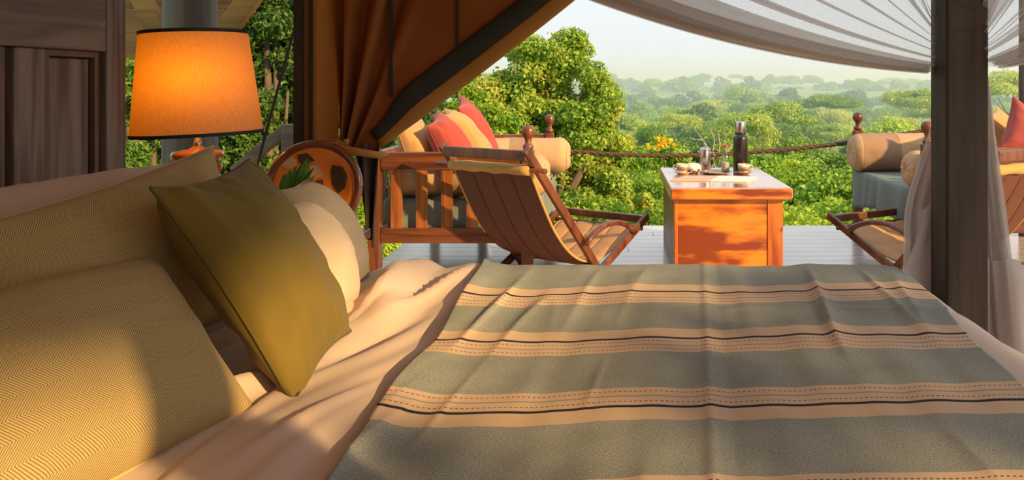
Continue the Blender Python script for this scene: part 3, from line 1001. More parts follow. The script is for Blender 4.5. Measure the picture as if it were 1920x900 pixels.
def throw_pt(u, v):
    ty = .55 + 1.85 * v
    yy = ty + .055 * (u - .55)
    far = smoothstep(1.0, 2.15, yy)
    x0, x1 = -.335 + .012 * nz(yy * 3, 5), .625 + .115 * far
    tx = lerp(x0, x1, u) + .006 * nz(u * 3, yy * 3, 9)
    p = lay(tx, yy, .012)
    fall = max(0, TOP + .012 - p.z)
    h = sheet_relief(tx, yy) * smoothstep(.0, .12, u) * .5 + sheet_relief(tx, yy) * (1 - smoothstep(.0, .12, u))
    # folds that run away from the camera, soft and of different strength
    q = tx - .10 * (yy - 1.4)
    rid = 1 - abs(nz(q * 10.0, yy * .7, 13.3)) * 2.6
    h += .007 * (nz(q * 6.0, yy * 1.1, 3.3) + .5) + .004 * nz(q * 15, yy * 2.3, 6.1)
    h += .011 * max(0, rid) ** 3 * max(0, .25 + nz(q * 2.5 + 4, yy * 2.6, 7.7) + .35 * smoothstep(1.3, 1.8, yy)) * (1 - smoothstep(1.88, 2.08, yy))
    # old fold crease down the middle
    cx = .02 + .104 * yy
    h += .0022 * math.exp(-((tx - cx) / .008) ** 2) - .0015 * math.exp(-((tx - cx - .03) / .012) ** 2)
    h += .004 * math.exp(-((yy - 1.68 + .02 * nz(tx * 4, 1)) / .012) ** 2) * smoothstep(.3, .7, u)
    h = max(h, -.002)
    p.z += (h + .003) * max(0, 1 - fall * 5)
    if fall > .1:
        p.y += .012 * smoothstep(.1, .3, fall) + .01 * math.sin(tx * 16) * smoothstep(.15, .35, fall)
    return p


def throw_uv(u, v):
    ty = .55 + 1.85 * v
    return (u * 1.02, ty)


mb = MB().grid(230, 300, throw_pt, throw_uv)
throw_cloth = throw_mat([(1.870, 1.722), (1.546, 1.412), (1.124, 1.240), (.836, .960)])
prop(put('bed_throw', mb, throw_cloth, smooth=True, solid=.005), 'grey-green woven throw with peach and black stripes spread across the bed', 'throw')


def pillow(name, label, A, B, C, D, T, mat, seed, front=.6, pinch=.05, puff=.5, wr=.005, seam=None, cat='pillow', group=None, n=44, uvs=1.0, edge_sag=0.0):
    """A pillow from its corners: A upper near, B upper far, C lower far, D lower near; T thickness, front: the share that bulges to the front."""
    A, B, C, D = map(Vector, (A, B, C, D))
    cen = (A + B + C + D) / 4
    nr = ((B + C - A - D)).cross((A + B - C - D)).normalized()
    if nr.x < 0 and abs(nr.x) > .05:
        nr = -nr
    W = ((B - A).length + (C - D).length) / 2
    H = ((A - D).length + (B - C).length) / 2

    def base(u, v):
        cu, cv = 4 * u * (1 - u), 4 * v * (1 - v)
        uu = u + pinch * (1 - 2 * u) * cv * (abs(2 * u - 1) ** 2)
        vv = v + pinch * (1 - 2 * v) * cu * (abs(2 * v - 1) ** 2)
        return (A.lerp(B, uu)).lerp(D.lerp(C, uu), vv)

    def prof(u, v):
        cu, cv = max(0, 4 * u * (1 - u)), max(0, 4 * v * (1 - v))
        return (cu ** puff) * (cv ** puff)

    m = MB()
    idx = {}
    for side in (1, -1):
        for j in range(n + 1):
            for i in range(n + 1):
                bd = i in (0, n) or j in (0, n)
                if side == -1 and bd:
                    idx[side, i, j] = idx[1, i, j]
                    continue
                u = .5 - .5 * math.cos(math.pi * i / n); v = .5 - .5 * math.cos(math.pi * j / n)
                p = base(u, v)
                k = prof(u, v)
                h = T * (front if side == 1 else 1 - front) * k
                ed = min(u, 1 - u, v, 1 - v)
                ck = min((u - a) ** 2 + (v - b) ** 2 for a in (0, 1) for b in (0, 1))
                ang = math.atan2(v - .5, u - .5)
                h += side * 0 + wr * smoothstep(0, .06, ed) * (nz(u * 5, v * 5, seed) + .7 * nz(ang * 5, (u - .5) ** 2 + (v - .5) ** 2, seed + 5) * smoothstep(.5, .1, ck))
                h += wr * .9 * nz(u * 16 + seed, v * 3, seed) * smoothstep(.0, .05, ed) * smoothstep(.35, .05, ed)
                q = p + nr * (side * h)
                q.z = max(q.z, sheet_z(q.x, q.y) - .004) if cat == 'pillow' and q.x < .7 and q.y < 2.2 else q.z
                m.v.append(q)
                m.uv[len(m.v) - 1] = (u * W * uvs, v * H * uvs)
                idx[side, i, j] = len(m.v) - 1
    for side in (1, -1):
        for j in range(n):
            for i in range(n):
                a, b, c, d = idx[side, i, j], idx[side, i + 1, j], idx[side, i + 1, j + 1], idx[side, i, j + 1]
                m.f.append((a, b, c, d) if side == -1 else (d, c, b, a))
    root = thing(name, label, cat, (cen.x, cen.y, min(D.z, C.z)), group)
    put('cover', m, mat, root, smooth=True)
    loop = [base(t / 20, 0) for t in range(20)] + [base(1, t / 20) for t in range(20)] + [base(1 - t / 20, 1) for t in range(20)] + [base(0, 1 - t / 20) for t in range(21)]
    for q in loop:
        if cat == 'pillow':
            q.z = max(q.z, sheet_z(q.x, q.y) + .002)
    put('seam', MB().tube(loop, .0028, 6, cap=False), seam or mat, root, smooth=True)
    return root


pillow('sleeping_pillow', 'plump smooth taupe pillow against the headboard below the lampshade', (-1.26, .98, .93), (-1.06, 1.95, .955), (-.92, 1.86, .70), (-1.06, .95, .69), .24, pillow_cloth, 3, .62, .05, .45, .008)
pillow('herringbone_pillow', 'herringbone pillow standing behind the olive cushion, partly hidden', (-.95, 1.10, .935), (-.875, 1.75, 1.012), (-.79, 1.66, .665), (-.82, 1.03, .665), .17, herring, 8, .6, .04, .5, .006)
pillow('herringbone_pillow', 'tan herringbone pillow lying in front, crossed by a shadow band', (-.95, .74, .85), at(293, 480, 1.36), at(480, 768, 1.22), (-.73, .60, .655), .16, herring, 12, .62, .03, .48, .005)
pillow('olive_cushion', 'square olive green velvet cushion leaning on the herringbone pillows', at(282, 352, 1.30), at(466, 298, 1.62), at(658, 622, 1.575), at(557, 772, 1.225), .15, olive, 17, .52, .05, .52, .008, olive_dark, cat='pillow')
pillow('cream_pillow', 'plain cream pillow glowing in the sun behind the olive cushion', (-.75, 1.66, .88), at(552, 380, 1.88), at(664, 585, 1.80), (-.59, 1.62, .66), .15, sham_cloth, 22, .66, .04, .48, .005)
pillow('linen_cushion', 'grey taupe ribbed linen cushion standing at the far bed edge', (-.80, 1.80, .90), at(574, 338, 2.10), at(690, 560, 2.04), (-.66, 1.70, .66), .17, herring_grey, 27, .66, .04, .5, .005)

# ---- mosquito net tied to the bed post
net = thing('mosquito_net', 'white mosquito net swagged from the canopy and tied to the bed post', 'mosquito net', (BX1, BY1 + .1, .1))


def swag_point(u, r, origin, along, side, zoff=0.0, Ls=1.95):
    """u 0 at the hem, 1 at the post; r from the tie outwards."""
    s_e = Ls * max(0, 1 - u) ** .95 + .02
    z_e = lerp(1.95, 2.32, min(1, u * 2.2))
    k = .17 + .83 * u ** .6
    z0 = origin.z + .16 * u ** .8
    z = z0 + (z_e - z0) * (k * r + (1 - k) * r * r)
    off = (.035 * math.sin(u * 60) + .02 * math.sin(u * 23 + 1)) * math.sin(min(1, r * 1.4) * math.pi / 2 + .2)
    p = origin + Vector(along) * (s_e * r) + Vector(side) * off
    p.z = z + zoff
    return p


tie = Vector((BX1 - .056, BY1 + .02, 1.178))
tie2 = Vector((BX1 + .05, BY1 - .03, 1.19))


def fold_u(u, k, a):
    return min(1, max(0, u + a * math.sin(2 * math.pi * k * u)))


def swag(name, org, along, side, Ls):
    put(name, MB().grid(150, 40, lambda u, v: swag_point(fold_u(u, 9, .020), v, org, along, side, 0, Ls), lambda u, v: (u * 6, v * 2)), net_cloth, net, smooth=True)
    # the gathered lower edge: several layers of net lying on one another
    for i, (a, b) in enumerate(((0, .11), (0, .07), (.0, .045))):
        put('gathered_edge', MB().grid(24, 44, lambda u, v: swag_point(lerp(a, b, u) + .010 * math.sin(v * 5 + i * 2) * u, v, org, along, side, -.002 * i, Ls) + Vector(side) * (.012 * (i + 1) + .01 * math.sin(u * 9 + i)), lambda u, v: (u, v * 2)), net_cloth_dense, net, smooth=True)
    for c, w in ((.17, .022), (.29, .016), (.40, .02), (.55, .015), (.68, .02), (.80, .018)):
        put('pleat', MB().grid(8, 40, lambda u, v: swag_point(c + w * (u - .5) * (1.2 - .3 * v), v, org, along, side, 0, Ls) + Vector(side) * .014, lambda u, v: (u, v * 2)), net_cloth_dense, net, smooth=True)
    put('hem', MB().grid(6, 60, lambda u, v: swag_point(.022 * u, v, org, along, side, 0, Ls) + Vector(side) * .055, lambda u, v: (u * .1, v * 2)), net_hem, net, smooth=True)


swag('swag', tie, (-1, 0, 0), (0, 1, 0), 1.95)
swag('swag', tie2, (.12, -1, 0), (1, 0, 0), 1.75)

# the tail that hangs from the tie behind the post
def tail_pt(u, v, wl, wr, dy, k, ph, z1):
    z = lerp(1.20, z1, v)
    w = smoothstep(.05, .5, v)
    x = BX1 + lerp(.025 - wl * w, .128 + wr * v, u) + .012 * math.sin(u * k * 6.28 + ph) * w
    y = BY1 + .075 + dy + (.015 + .035 * v) * math.sin(u * k * 6.28 + ph + .6 * v)
    return Vector((x, y, z))


put('tail', MB().grid(90, 50, lambda u, v: tail_pt(u, v, .115, .125, .05, 5, 0, .33), lambda u, v: (u, v)), net_cloth_dense, net, smooth=True)
put('tail', MB().grid(90, 50, lambda u, v: tail_pt(u, v, .105, .135, .10, 7, 1.1, .28), lambda u, v: (u, v)), net_cloth_dense, net, smooth=True)

put('tail', MB().grid(60, 50, lambda u, v: tail_pt(u, v, -.02, .11, .03, 4, 2.0, .30), lambda u, v: (u, v)), net_cloth_dense, net, smooth=True)


def border_pt(u, v, left):
    top = .80 + .13 * u if left else .78 - .16 * u + .03 * math.sin(u * 9)
    low = .40 + .16 * abs(((u * 2.3 + .35) % 1) - .5) if left else .25
    z = lerp(top, low, v)
    vv = (1.2 - z) / .9
    w = smoothstep(0, .75, vv) ** .8
    w = smoothstep(.05, .5, vv)
    if left:
        x = lerp(BX1 + .022 - .125 * w, BX1 + .10, u)
    else:
        x = lerp(BX1 + .02, BX1 + .135 + .125 * vv, u)
    y = BY1 + (.062 if left else .07) + (.05 * abs(((u * 2.3 + .35 + .25 * v) % 1) - .5) if left else .022 * math.sin(u * 13 + v * 2))
    if left:
        x += .022 * math.sin(v * 7 + 1) * (1 - u)
    return Vector((x, y, z))


put('border', MB().grid(40, 30, lambda u, v: border_pt(u, v, True), lambda u, v: (u * .3, v * .5)), net_hem, net, smooth=True)
put('border', MB().grid(40, 30, lambda u, v: border_pt(u, v, False), lambda u, v: (u * .3, v * .5)), net_hem, net, smooth=True)
# ------------------------------------------------------------------ bedside table, lamp, dish, plant
bt = thing('bedside_table', 'low wooden bedside table beyond the pillows under the lamp', 'table', (-1.25, 2.7, 0))
put('table_top', MB().box(-1.62, -.86, 2.42, 2.84, .60, .635), red_wood, bt, bev=.005)
for x in (-1.58, -.90):
    for y in (2.46, 2.80):
        put('leg', MB().box(x - .025, x + .025, y - .025, y + .025, 0, .60), red_wood_z, bt, bev=.004)
put('shelf', MB().box(-1.56, -.92, 2.47, 2.79, .20, .225), red_wood, bt, bev=.004)

LX, LY = at(368, 0, 2.65).x, 2.65
lamp = thing('table_lamp', 'table lamp with glowing amber fabric shade on the bedside table', 'lamp', (LX, LY, .636))
m, nt, out = node_mat('amber_lampshade_linen')
d_ = N(nt, 'ShaderNodeBsdfDiffuse'); t_ = N(nt, 'ShaderNodeBsdfTranslucent')
tc = N(nt, 'ShaderNodeTexCoord'); mp = N(nt, 'ShaderNodeMapping'); mp.inputs['Scale'].default_value = (420, 420, 50)
tx_ = N(nt, 'ShaderNodeTexNoise'); tx_.inputs['Scale'].default_value = 1
nt.links.new(tc.outputs['Object'], mp.inputs[0]); nt.links.new(mp.outputs[0], tx_.inputs['Vector'])
rr_ = ramp(nt, [(.35, (.60, .38, .22)), (.65, (.72, .48, .29))], tx_.outputs['Fac'])
rt_ = ramp(nt, [(.35, (.56, .215, .006)), (.65, (.66, .27, .010))], tx_.outputs['Fac'])
nt.links.new(rr_.outputs[0], d_.inputs[0]); nt.links.new(rt_.outputs[0], t_.inputs[0])
mx_ = N(nt, 'ShaderNodeMixShader'); mx_.inputs[0].default_value = .5
nt.links.new(d_.outputs[0], mx_.inputs[1]); nt.links.new(t_.outputs[0], mx_.inputs[2]); nt.links.new(mx_.outputs[0], out.inputs[0])
shade_cloth = m
tilt = (.038, -.02, 1.0)
zc = 1.148


def about(h):
    ax = Vector(tilt).normalized()
    return Vector((LX, LY, zc)) + ax * h


ax = Vector((-.038, 0, 1)).normalized()
RB, RT, HB, HT = .1985, .1625, -.166, .166
sh = put('lamp_shade', MB().lathe([(RB, HB), (lerp(RB, RT, .33), lerp(HB, HT, .33)), (lerp(RB, RT, .66), lerp(HB, HT, .66)), (RT, HT)], 64, (LX, LY, zc), ax), shade_cloth, lamp, smooth=True)
# lathe closes its ends: open them again
bm = bmesh.new(); bm.from_mesh(sh.data)
bmesh.ops.delete(bm, geom=[f for f in bm.faces if len(f.verts) > 4], context='FACES_ONLY')
bm.to_mesh(sh.data); bm.free()
for r_, h_ in ((RB, HB), (RT, HT)):
    mm = MB()
    q4 = ax.to_track_quat('Z', 'Y').to_matrix()
    for dz in (0,):
        prof = [(r_ + .0025, h_ - .0055), (r_ + .0025, h_ + .0055), (r_ - .0025, h_ + .0055), (r_ - .0025, h_ - .0055), (r_ + .0025, h_ - .0055)]
        mm.lathe(prof, 64, (LX, LY, zc), ax)
    mm.f = [f for f in mm.f if len(f) == 4]
    put('trim', mm, green_trim, sh, smooth=False)
put('stem', MB().lathe([(.012, .93), (.012, .955), (.0105, .957), (.0105, 1.04)], 16, (LX + .005, LY, 0)), brass, lamp, smooth=True)
put('base', MB().lathe([(.0, .636), (.085, .636), (.09, .66), (.055, .69), (.035, .76), (.06, .83), (.078, .875), (.06, .893), (.078, .900), (.081, .912), (.076, .922), (.03, .930), (.014, .94), (0, .94)], 32, (LX + .005, LY, 0)), lamp_wood, lamp, smooth=True)
put('bulb', MB().lathe([(.0, 1.04), (.014, 1.04), (.016, 1.07), (.03, 1.11), (.033, 1.135), (.025, 1.16), (0, 1.17)], 20, (LX, LY, 0)), glow('warm_bulb', (1.0, .55, .16), 6.0), lamp, smooth=True)
ld = bpy.data.lights.new('lamp_light', 'POINT')
ld.energy = 2.1; ld.color = (1.0, .52, .14); ld.shadow_soft_size = .03
lo = bpy.data.objects.new('lamp_light', ld); COL.objects.link(lo); lo.location = (LX + .025, LY - .07, 1.16); lo.parent = lamp
lo.matrix_parent_inverse = Matrix.Translation(lamp.location).inverted()

# round dish propped up behind the pillows
dc = at(588, 352, 2.72)
dish = thing('round_dish', 'round orange dish with dark giraffe-like patches and brown rim, propped upright', 'dish', (dc.x, dc.y, .636))
dn = Vector((.12, -1, .18)).normalized()
q4 = dn.to_track_quat('Z', 'Y').to_matrix()
RD = .150


def on_dish(a, b, h=0.0):
    return dc + q4 @ Vector((a, b, h))


put('bowl', MB().lathe([(0, -.03), (.06, -.028), (.11, -.018), (RD - .006, .004), (RD - .004, .0), (.10, -.032), (0, -.042)], 48, dc, dn), dish_orange, dish, smooth=True)
put('rim', MB().tube([on_dish(RD * math.cos(k * .1309), RD * math.sin(k * .1309)) for k in range(49)], .0135, 12, cap=False), dish_rim_wood, dish, smooth=True)


def img(px, py):
    """Dish plane coordinates of a pixel."""
    r_ = Vector(((px - PX) / F, 1, -(py - PY) / F))
    o_ = Vector((0, 0, CH))
    t_ = (dc - o_).dot(dn) / r_.dot(dn)
    l_ = q4.transposed() @ (o_ + r_ * t_ - dc)
    return l_.x, l_.y


for pts, mt in (([(622, 309), (641, 312), (650, 330), (645, 352), (632, 362), (620, 345), (618, 322)], dish_brown),
                ([(558, 290), (576, 287), (588, 300), (572, 308), (560, 305)], dish_brown),
                ([(588, 338), (602, 336), (603, 356), (590, 352)], dish_brown),
                ([(545, 292), (556, 300), (552, 312), (536, 318), (528, 310)], dish_tan),
                ([(578, 310), (596, 306), (602, 330), (580, 336)], dish_tan),
                ([(530, 330), (545, 322), (552, 345), (538, 360), (526, 350)], dish_brown)):
    m = MB()
    c = [img(*q) for q in pts]
    n_ = len(c)
    for h in (0.0, .004):
        for a, b in c:
            rr = math.hypot(a, b)
            bowl_h = -.032 + .036 * (rr / RD) ** 2
            m.v.append(on_dish(a, b, bowl_h + h))
    m.f = [tuple(range(n_, 2 * n_)), tuple(reversed(range(n_)))] + [(i, (i + 1) % n_, (i + 1) % n_ + n_, i + n_) for i in range(n_)]
    put('patch', m, mt, dish)

pc = Vector((at(545, 0, 2.50).x, 2.50, .636))
plant = thing('potted_plant', 'small plant with narrow green blades in front of the round dish', 'plant', pc)
put('pot', MB().lathe([(0, 0), (.035, 0), (.045, .06), (.05, .065), (.044, .066), (.04, .05), (0, .05)], 20, pc), pot_clay, plant, smooth=True)
br = random.Random(2)
for tx_, ty_ in ((583, 302), (578, 296), (568, 306), (588, 316), (556, 312), (590, 330), (545, 318), (540, 335), (572, 325), (533, 326)):
    tip = at(tx_, ty_, 2.46 + br.uniform(-.04, .05))
    a = pc + Vector((br.uniform(-.015, .015), br.uniform(-.015, .015), .055))
    mid = a.lerp(tip, .55) + Vector((-.02, 0, .035))
    m = MB()

    def bl(u, v, a=a, mid=mid, tip=tip):
        p = a.lerp(mid, v).lerp(mid.lerp(tip, v), v)
        d = (tip - a).normalized()
        s = d.cross(Vector((0, 1, 0))).normalized()
        w = .010 * (max(0.0, math.sin(math.pi * min(1, v * .85 + .12))) ** .7)
        return p + s * ((u - .5) * 2 * w) + Vector((0, -.004 * abs(u - .5), 0))
    m.grid(2, 10, bl)
    put('blade', m, blade_green, plant, smooth=True)

# ------------------------------------------------------------------ tied-back canvas flap of the tent
FD = 2.92
flap = thing('tent_flap', 'rust canvas tent flap with dark green edging, tied back to one side', 'tent flap', at(640, 280, FD))
QL, QR = at(638, 272, FD), at(702, 284, FD)
PL, PR = Vector((at(622, 0, FD).x, FD, 2.42)), Vector((.93, FD, 2.42))


def edge_curve(v):
    """The free edge from the top to the tie."""
    p = PR.lerp(QR, v)
    p.z -= .055 * max(0.0, math.sin(math.pi * v)) ** 1.2
    return p


def flap_pt(u, v):
    a = PL.lerp(PR, u)
    left = PL.lerp(QL, v) if v < 1 else QL
    left = Vector((lerp(PL.x, QL.x, smoothstep(.55, 1, v)), FD, lerp(PL.z, QL.z, v)))
    right = edge_curve(v)
    p = left.lerp(right, u)
    p.z -= .02 * math.sin(math.pi * u) * v
    amp = (.012 + .030 * v) * (1 - smoothstep(.22, .46, u))
    p.y = FD + amp * math.sin(u * 46 + 1.2 * math.sin(u * 9)) * (1 - .5 * smoothstep(.95, 1, v))
    return p


put('canvas', MB().grid(140, 70, flap_pt), rust_canvas, flap, smooth=True, solid=.003)


def strip(name, w0, w1, mat, lift):
    def f(u, v):
        v2 = v * .985
        p = edge_curve(v2); t = (edge_curve(min(1, v2 + .01)) - edge_curve(v2 - .01)).normalized()
        inn = Vector((-t.z, 0, t.x))
        if inn.x > 0:
            inn = -inn
        k = 1 - .45 * smoothstep(.9, 1, v)
        q = p + inn * (lerp(w0, w1, u) * k)
        q.y = FD - lift - .006 * math.sin(u * math.pi) + .004 * math.sin(v * 40) * smoothstep(.5, 1, v)
        return q
    return put(name, MB().grid(6, 70, f), mat, flap, smooth=True, solid=.003)


strip('edge_binding', -.012, .046, tan_canvas, .012)
strip('dark_edging', .044, .118, green_trim, .014)
# straight panel at the fixed side
x0, x1 = at(553, 0, FD).x, at(630, 0, FD).x
put('side_panel', MB().grid(16, 20, lambda u, v: (lerp(x0, x1, u), FD + .02 + .012 * math.sin(u * 9), lerp(0.02, 2.42, v))), tan_canvas, flap, smooth=True, solid=.003)
for a, b in ((551, 569), (579, 585)):
    put('edging', MB().box(at(a, 0, FD).x, at(b, 0, FD).x, FD - .004, FD + .006, .02, 2.42), green_trim, flap)
for px in (858, 735):
    xx = at(px, 0, FD).x
    v = max(.0, min(1, (PR.x - xx) / (PR.x - QR.x)))
    ze = edge_curve(v).z + .15
    put('seam_tape', MB().box(xx - .005, xx + .005, FD - .010 if px > 800 else FD - .020, FD - .003, ze, 2.42), green_trim, flap)
# gathered end below the tie and the tie itself
def tail2(u, v):
    w = lerp(.105, .035, v ** .8)
    c = at(690, 300, FD).x + .008 * v
    return Vector((c + (u - .5) * w, FD + .025 * math.sin(u * 11 + v), lerp(.93, .60, v) - .05 * u * v))


put('gathered_end', MB().grid(30, 20, tail2), tail_cloth, flap, smooth=True, solid=.003)
tb = []
for k in range(25):
    q = 2 * math.pi * k / 24
    tb.append(Vector((at(676, 0, FD).x + .078 * math.cos(q), FD + .075 * math.sin(q), at(0, 283, FD).z - .016 * math.cos(q) - .006 * math.sin(q))))
put('tie_band', MB().tube(tb, .024, 8, .5, cap=False), tan_canvas, flap, smooth=True)
kn = at(648, 274, FD - .06)
m = MB()
for dx, dz in ((-.03, .022), (.012, .026), (-.036, -.02), (.004, -.05)):
    m.tube([kn, kn + Vector((dx * .6, -.012, dz * .8)), kn + Vector((dx, -.004, dz))], [.008, .011, .004], 8, .6)
put('knot', m, tan_canvas, flap, smooth=True)

# ------------------------------------------------------------------ daybeds
def finial(x, y, z):
    return MB().lathe([(.026, z), (.030, z + .012), (.032, z + .022), (.020, z + .034), (.016, z + .048), (.022, z + .058), (.020, z + .064), (.026, z + .070), (.037, z + .085), (.0405, z + .104), (.037, z + .124), (.024, z + .138), (0, z + .143)], 24, (x, y, 0))


def daybed(name, label, xo, xb, y0, y1, zt):
    """xo: x of the open side posts, xb: of the back posts."""
    s = 1 if xo > xb else -1
    root = thing(name, label, 'daybed', ((xo + xb) / 2, (y0 + y1) / 2, 0))
    for x in (xo, xb):
        for y in (y0, y1):
            p = put('post', MB().box(x - .034, x + .034, y - .034, y + .034, 0, zt), red_wood_z, root, bev=.005)
            put('finial', finial(x, y, zt), red_wood_z, p, smooth=True)
            put('bolt', MB().lathe([(.008, 0), (.007, .004), (0, .005)], 12, (x, y - .034, .26), (0, -1, 0)), steel, p, smooth=True)
    a, b = min(xo, xb) + .034, max(xo, xb) - .034
    for y in (y0, y1):
        put('top_rail', MB().box(a, b, y - .022, y + .022, .65, .752), red_wood, root, bev=.008)
        put('lower_rail', MB().box(a, b, y - .020, y + .020, .23, .316), red_wood, root, bev=.005)
        for k in range(5):
            cx = lerp(a, b, (k + .62) / 5.6) if s > 0 else lerp(b, a, (k + .62) / 5.6)
            put('slat', MB().box(cx - .033, cx + .033, y - .011, y + .011, .312, .654), slat_wood, root, bev=.003)
    put('back_rail', MB().box(xb - .022, xb + .022, y0 + .034, y1 - .034, .65, .752), red_wood_y, root, bev=.008)
    put('back_rail', MB().box(xb - .020, xb + .020, y0 + .034, y1 - .034, .23, .316), red_wood_y, root, bev=.005)
    put('side_rail', MB().box(xo - .020, xo + .020, y0 + .034, y1 - .034, .23, .316), red_wood_y, root, bev=.005)
    k = 0
    yy = y0 + .16
    while yy < y1 - .1:
        put('slat', MB().box(xb - .011, xb + .011, yy - .033, yy + .033, .312, .654), slat_wood, root, bev=.003)
        yy += .17
    # covered mattress with a pleated skirt
    xm0, xm1 = (xb + s * .03), (xo + s * .05)
    lo, hi = min(xm0, xm1), max(xm0, xm1)
    put('seat_mattress', MB().box(lo, hi, y0 + .04, y1 - .04, .33, .475), skirt_green, root, bev=.025)

    def sk(u, v):
        # runs round front end, open side, far end
        L1, L2 = hi - lo - .03, y1 - y0 - .08
        t = u * (2 * L1 + L2)
        am = (.005 + .022 * v) * math.sin(t * 27 + 2.2 * math.sin(t * 7))
        am += .012 * v
        xe = xm1
        z = lerp(.468, .225 + .03 * math.sin(t * 5), v)
        if t < L1:
            return Vector((xm0 + s * (t + .03), y0 + .036 - am * .25, z))
        if t < L1 + L2:
            return Vector((xe + s * (am + .004), y0 + .04 + t - L1, z))
        return Vector((xe - s * (t - L1 - L2), y1 - .036 + am * .25, z))
    put('skirt', MB().grid(260, 8, sk), skirt_green, root, smooth=True, solid=.003)
    return root


def bolster(name, label, x0, x1, y, z, r, group=None, dark=(.25, .52)):
    """A stuffed roll along x with gathered ends."""
    root = thing(name, label, 'bolster', ((x0 + x1) / 2, y, z - r), group)
    n, k = 40, 36
    L = x1 - x0

    def f(u, v):
        q = 2 * math.pi * u
        e = min(v, 1 - v) * L
        rr = r * (1 - .22 * max(0, 1 - e / .05) ** 2) * (1 + .05 * nz(v * 6, math.cos(q) * 2, math.sin(q) * 2) + .03 * nz(v * 22, math.cos(q) * 3, math.sin(q) * 3) + .09 * nz(math.cos(q) * 5, math.sin(q) * 5, v * 4) * max(0, 1 - e / .12))
        return Vector((lerp(x0, x1, v), y + rr * math.cos(q), z + rr * .97 * math.sin(q)))
    put('cover', MB().grid(n, k, f), bolster_tan, root, smooth=True)
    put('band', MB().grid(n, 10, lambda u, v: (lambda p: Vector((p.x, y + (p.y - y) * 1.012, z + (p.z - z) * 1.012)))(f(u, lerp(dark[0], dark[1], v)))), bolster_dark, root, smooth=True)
    for xe, sg in ((x0, -1), (x1, 1)):
        def cap(u, v, xe=xe, sg=sg):
            q = 2 * math.pi * u
            rr = r * .80 * (1 - v)
            puck = .020 * (1 - v) * v * 4 + .006 * math.sin(q * 11) * (1 - v) * v * 3
            return Vector((xe + sg * puck, y + rr * math.cos(q), z + rr * .97 * math.sin(q)))
        put('end', MB().grid(n, 10, cap), bolster_tan, root, smooth=True)
    return root


daybed('daybed', 'wooden slatted daybed with red and ochre cushions behind the sling chair', -.49, -1.37, 4.60, 6.15, .765)
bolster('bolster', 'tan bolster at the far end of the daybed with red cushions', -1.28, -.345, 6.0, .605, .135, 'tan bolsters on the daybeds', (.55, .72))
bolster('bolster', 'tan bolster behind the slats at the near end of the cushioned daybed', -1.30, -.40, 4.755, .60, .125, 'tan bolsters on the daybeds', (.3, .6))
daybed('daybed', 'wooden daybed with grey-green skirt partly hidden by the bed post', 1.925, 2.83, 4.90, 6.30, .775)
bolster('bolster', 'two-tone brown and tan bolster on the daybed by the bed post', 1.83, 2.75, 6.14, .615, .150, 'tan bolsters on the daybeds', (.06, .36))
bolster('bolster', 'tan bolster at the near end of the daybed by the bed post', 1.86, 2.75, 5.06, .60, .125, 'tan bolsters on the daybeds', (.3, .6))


def cushion(label, A, B, C, D, T, mat, seed):
    return pillow('scatter_cushion', label, A, B, C, D, T, mat, seed, .55, .07, .5, .010, None, 'cushion', None, 30)


cushion('brick red cushion nearest the canvas flap on the daybed', at(800, 236, 4.80), at(820, 206, 5.02), at(905, 310, 5.02), at(838, 330, 4.80), .20, red_cloth, 41)
cushion('ochre cushion between the two brick red cushions on the daybed', at(834, 215, 5.06), at(832, 202, 5.28), at(935, 312, 5.28), at(900, 325, 5.06), .20, tan_cloth, 45)
cushion('tall faded red cushion pointing up at the end of the cushion row', at(858, 200, 5.36), at(862, 176, 5.62), at(940, 312, 5.62), at(918, 322, 5.36), .18, red_cloth, 49)
cushion('large tan cushion half hidden by the canvas flap', at(742, 238, 4.86), at(790, 222, 5.10), at(830, 320, 5.10), at(770, 335, 4.86), .20, tan_cloth, 53)
cushion('bright red cushion with orange sunlit edge beside the pole', at(1868, 285, 5.30), at(1899, 178, 5.48), at(1990, 260, 5.50), at(1960, 330, 5.30), .20, red_cloth, 57)
cushion('striped tan cushion behind the bright red cushion', at(1845, 215, 5.60), at(1868, 200, 5.85), at(1935, 300, 5.85), at(1900, 320, 5.60), .18, tan_cloth, 61)

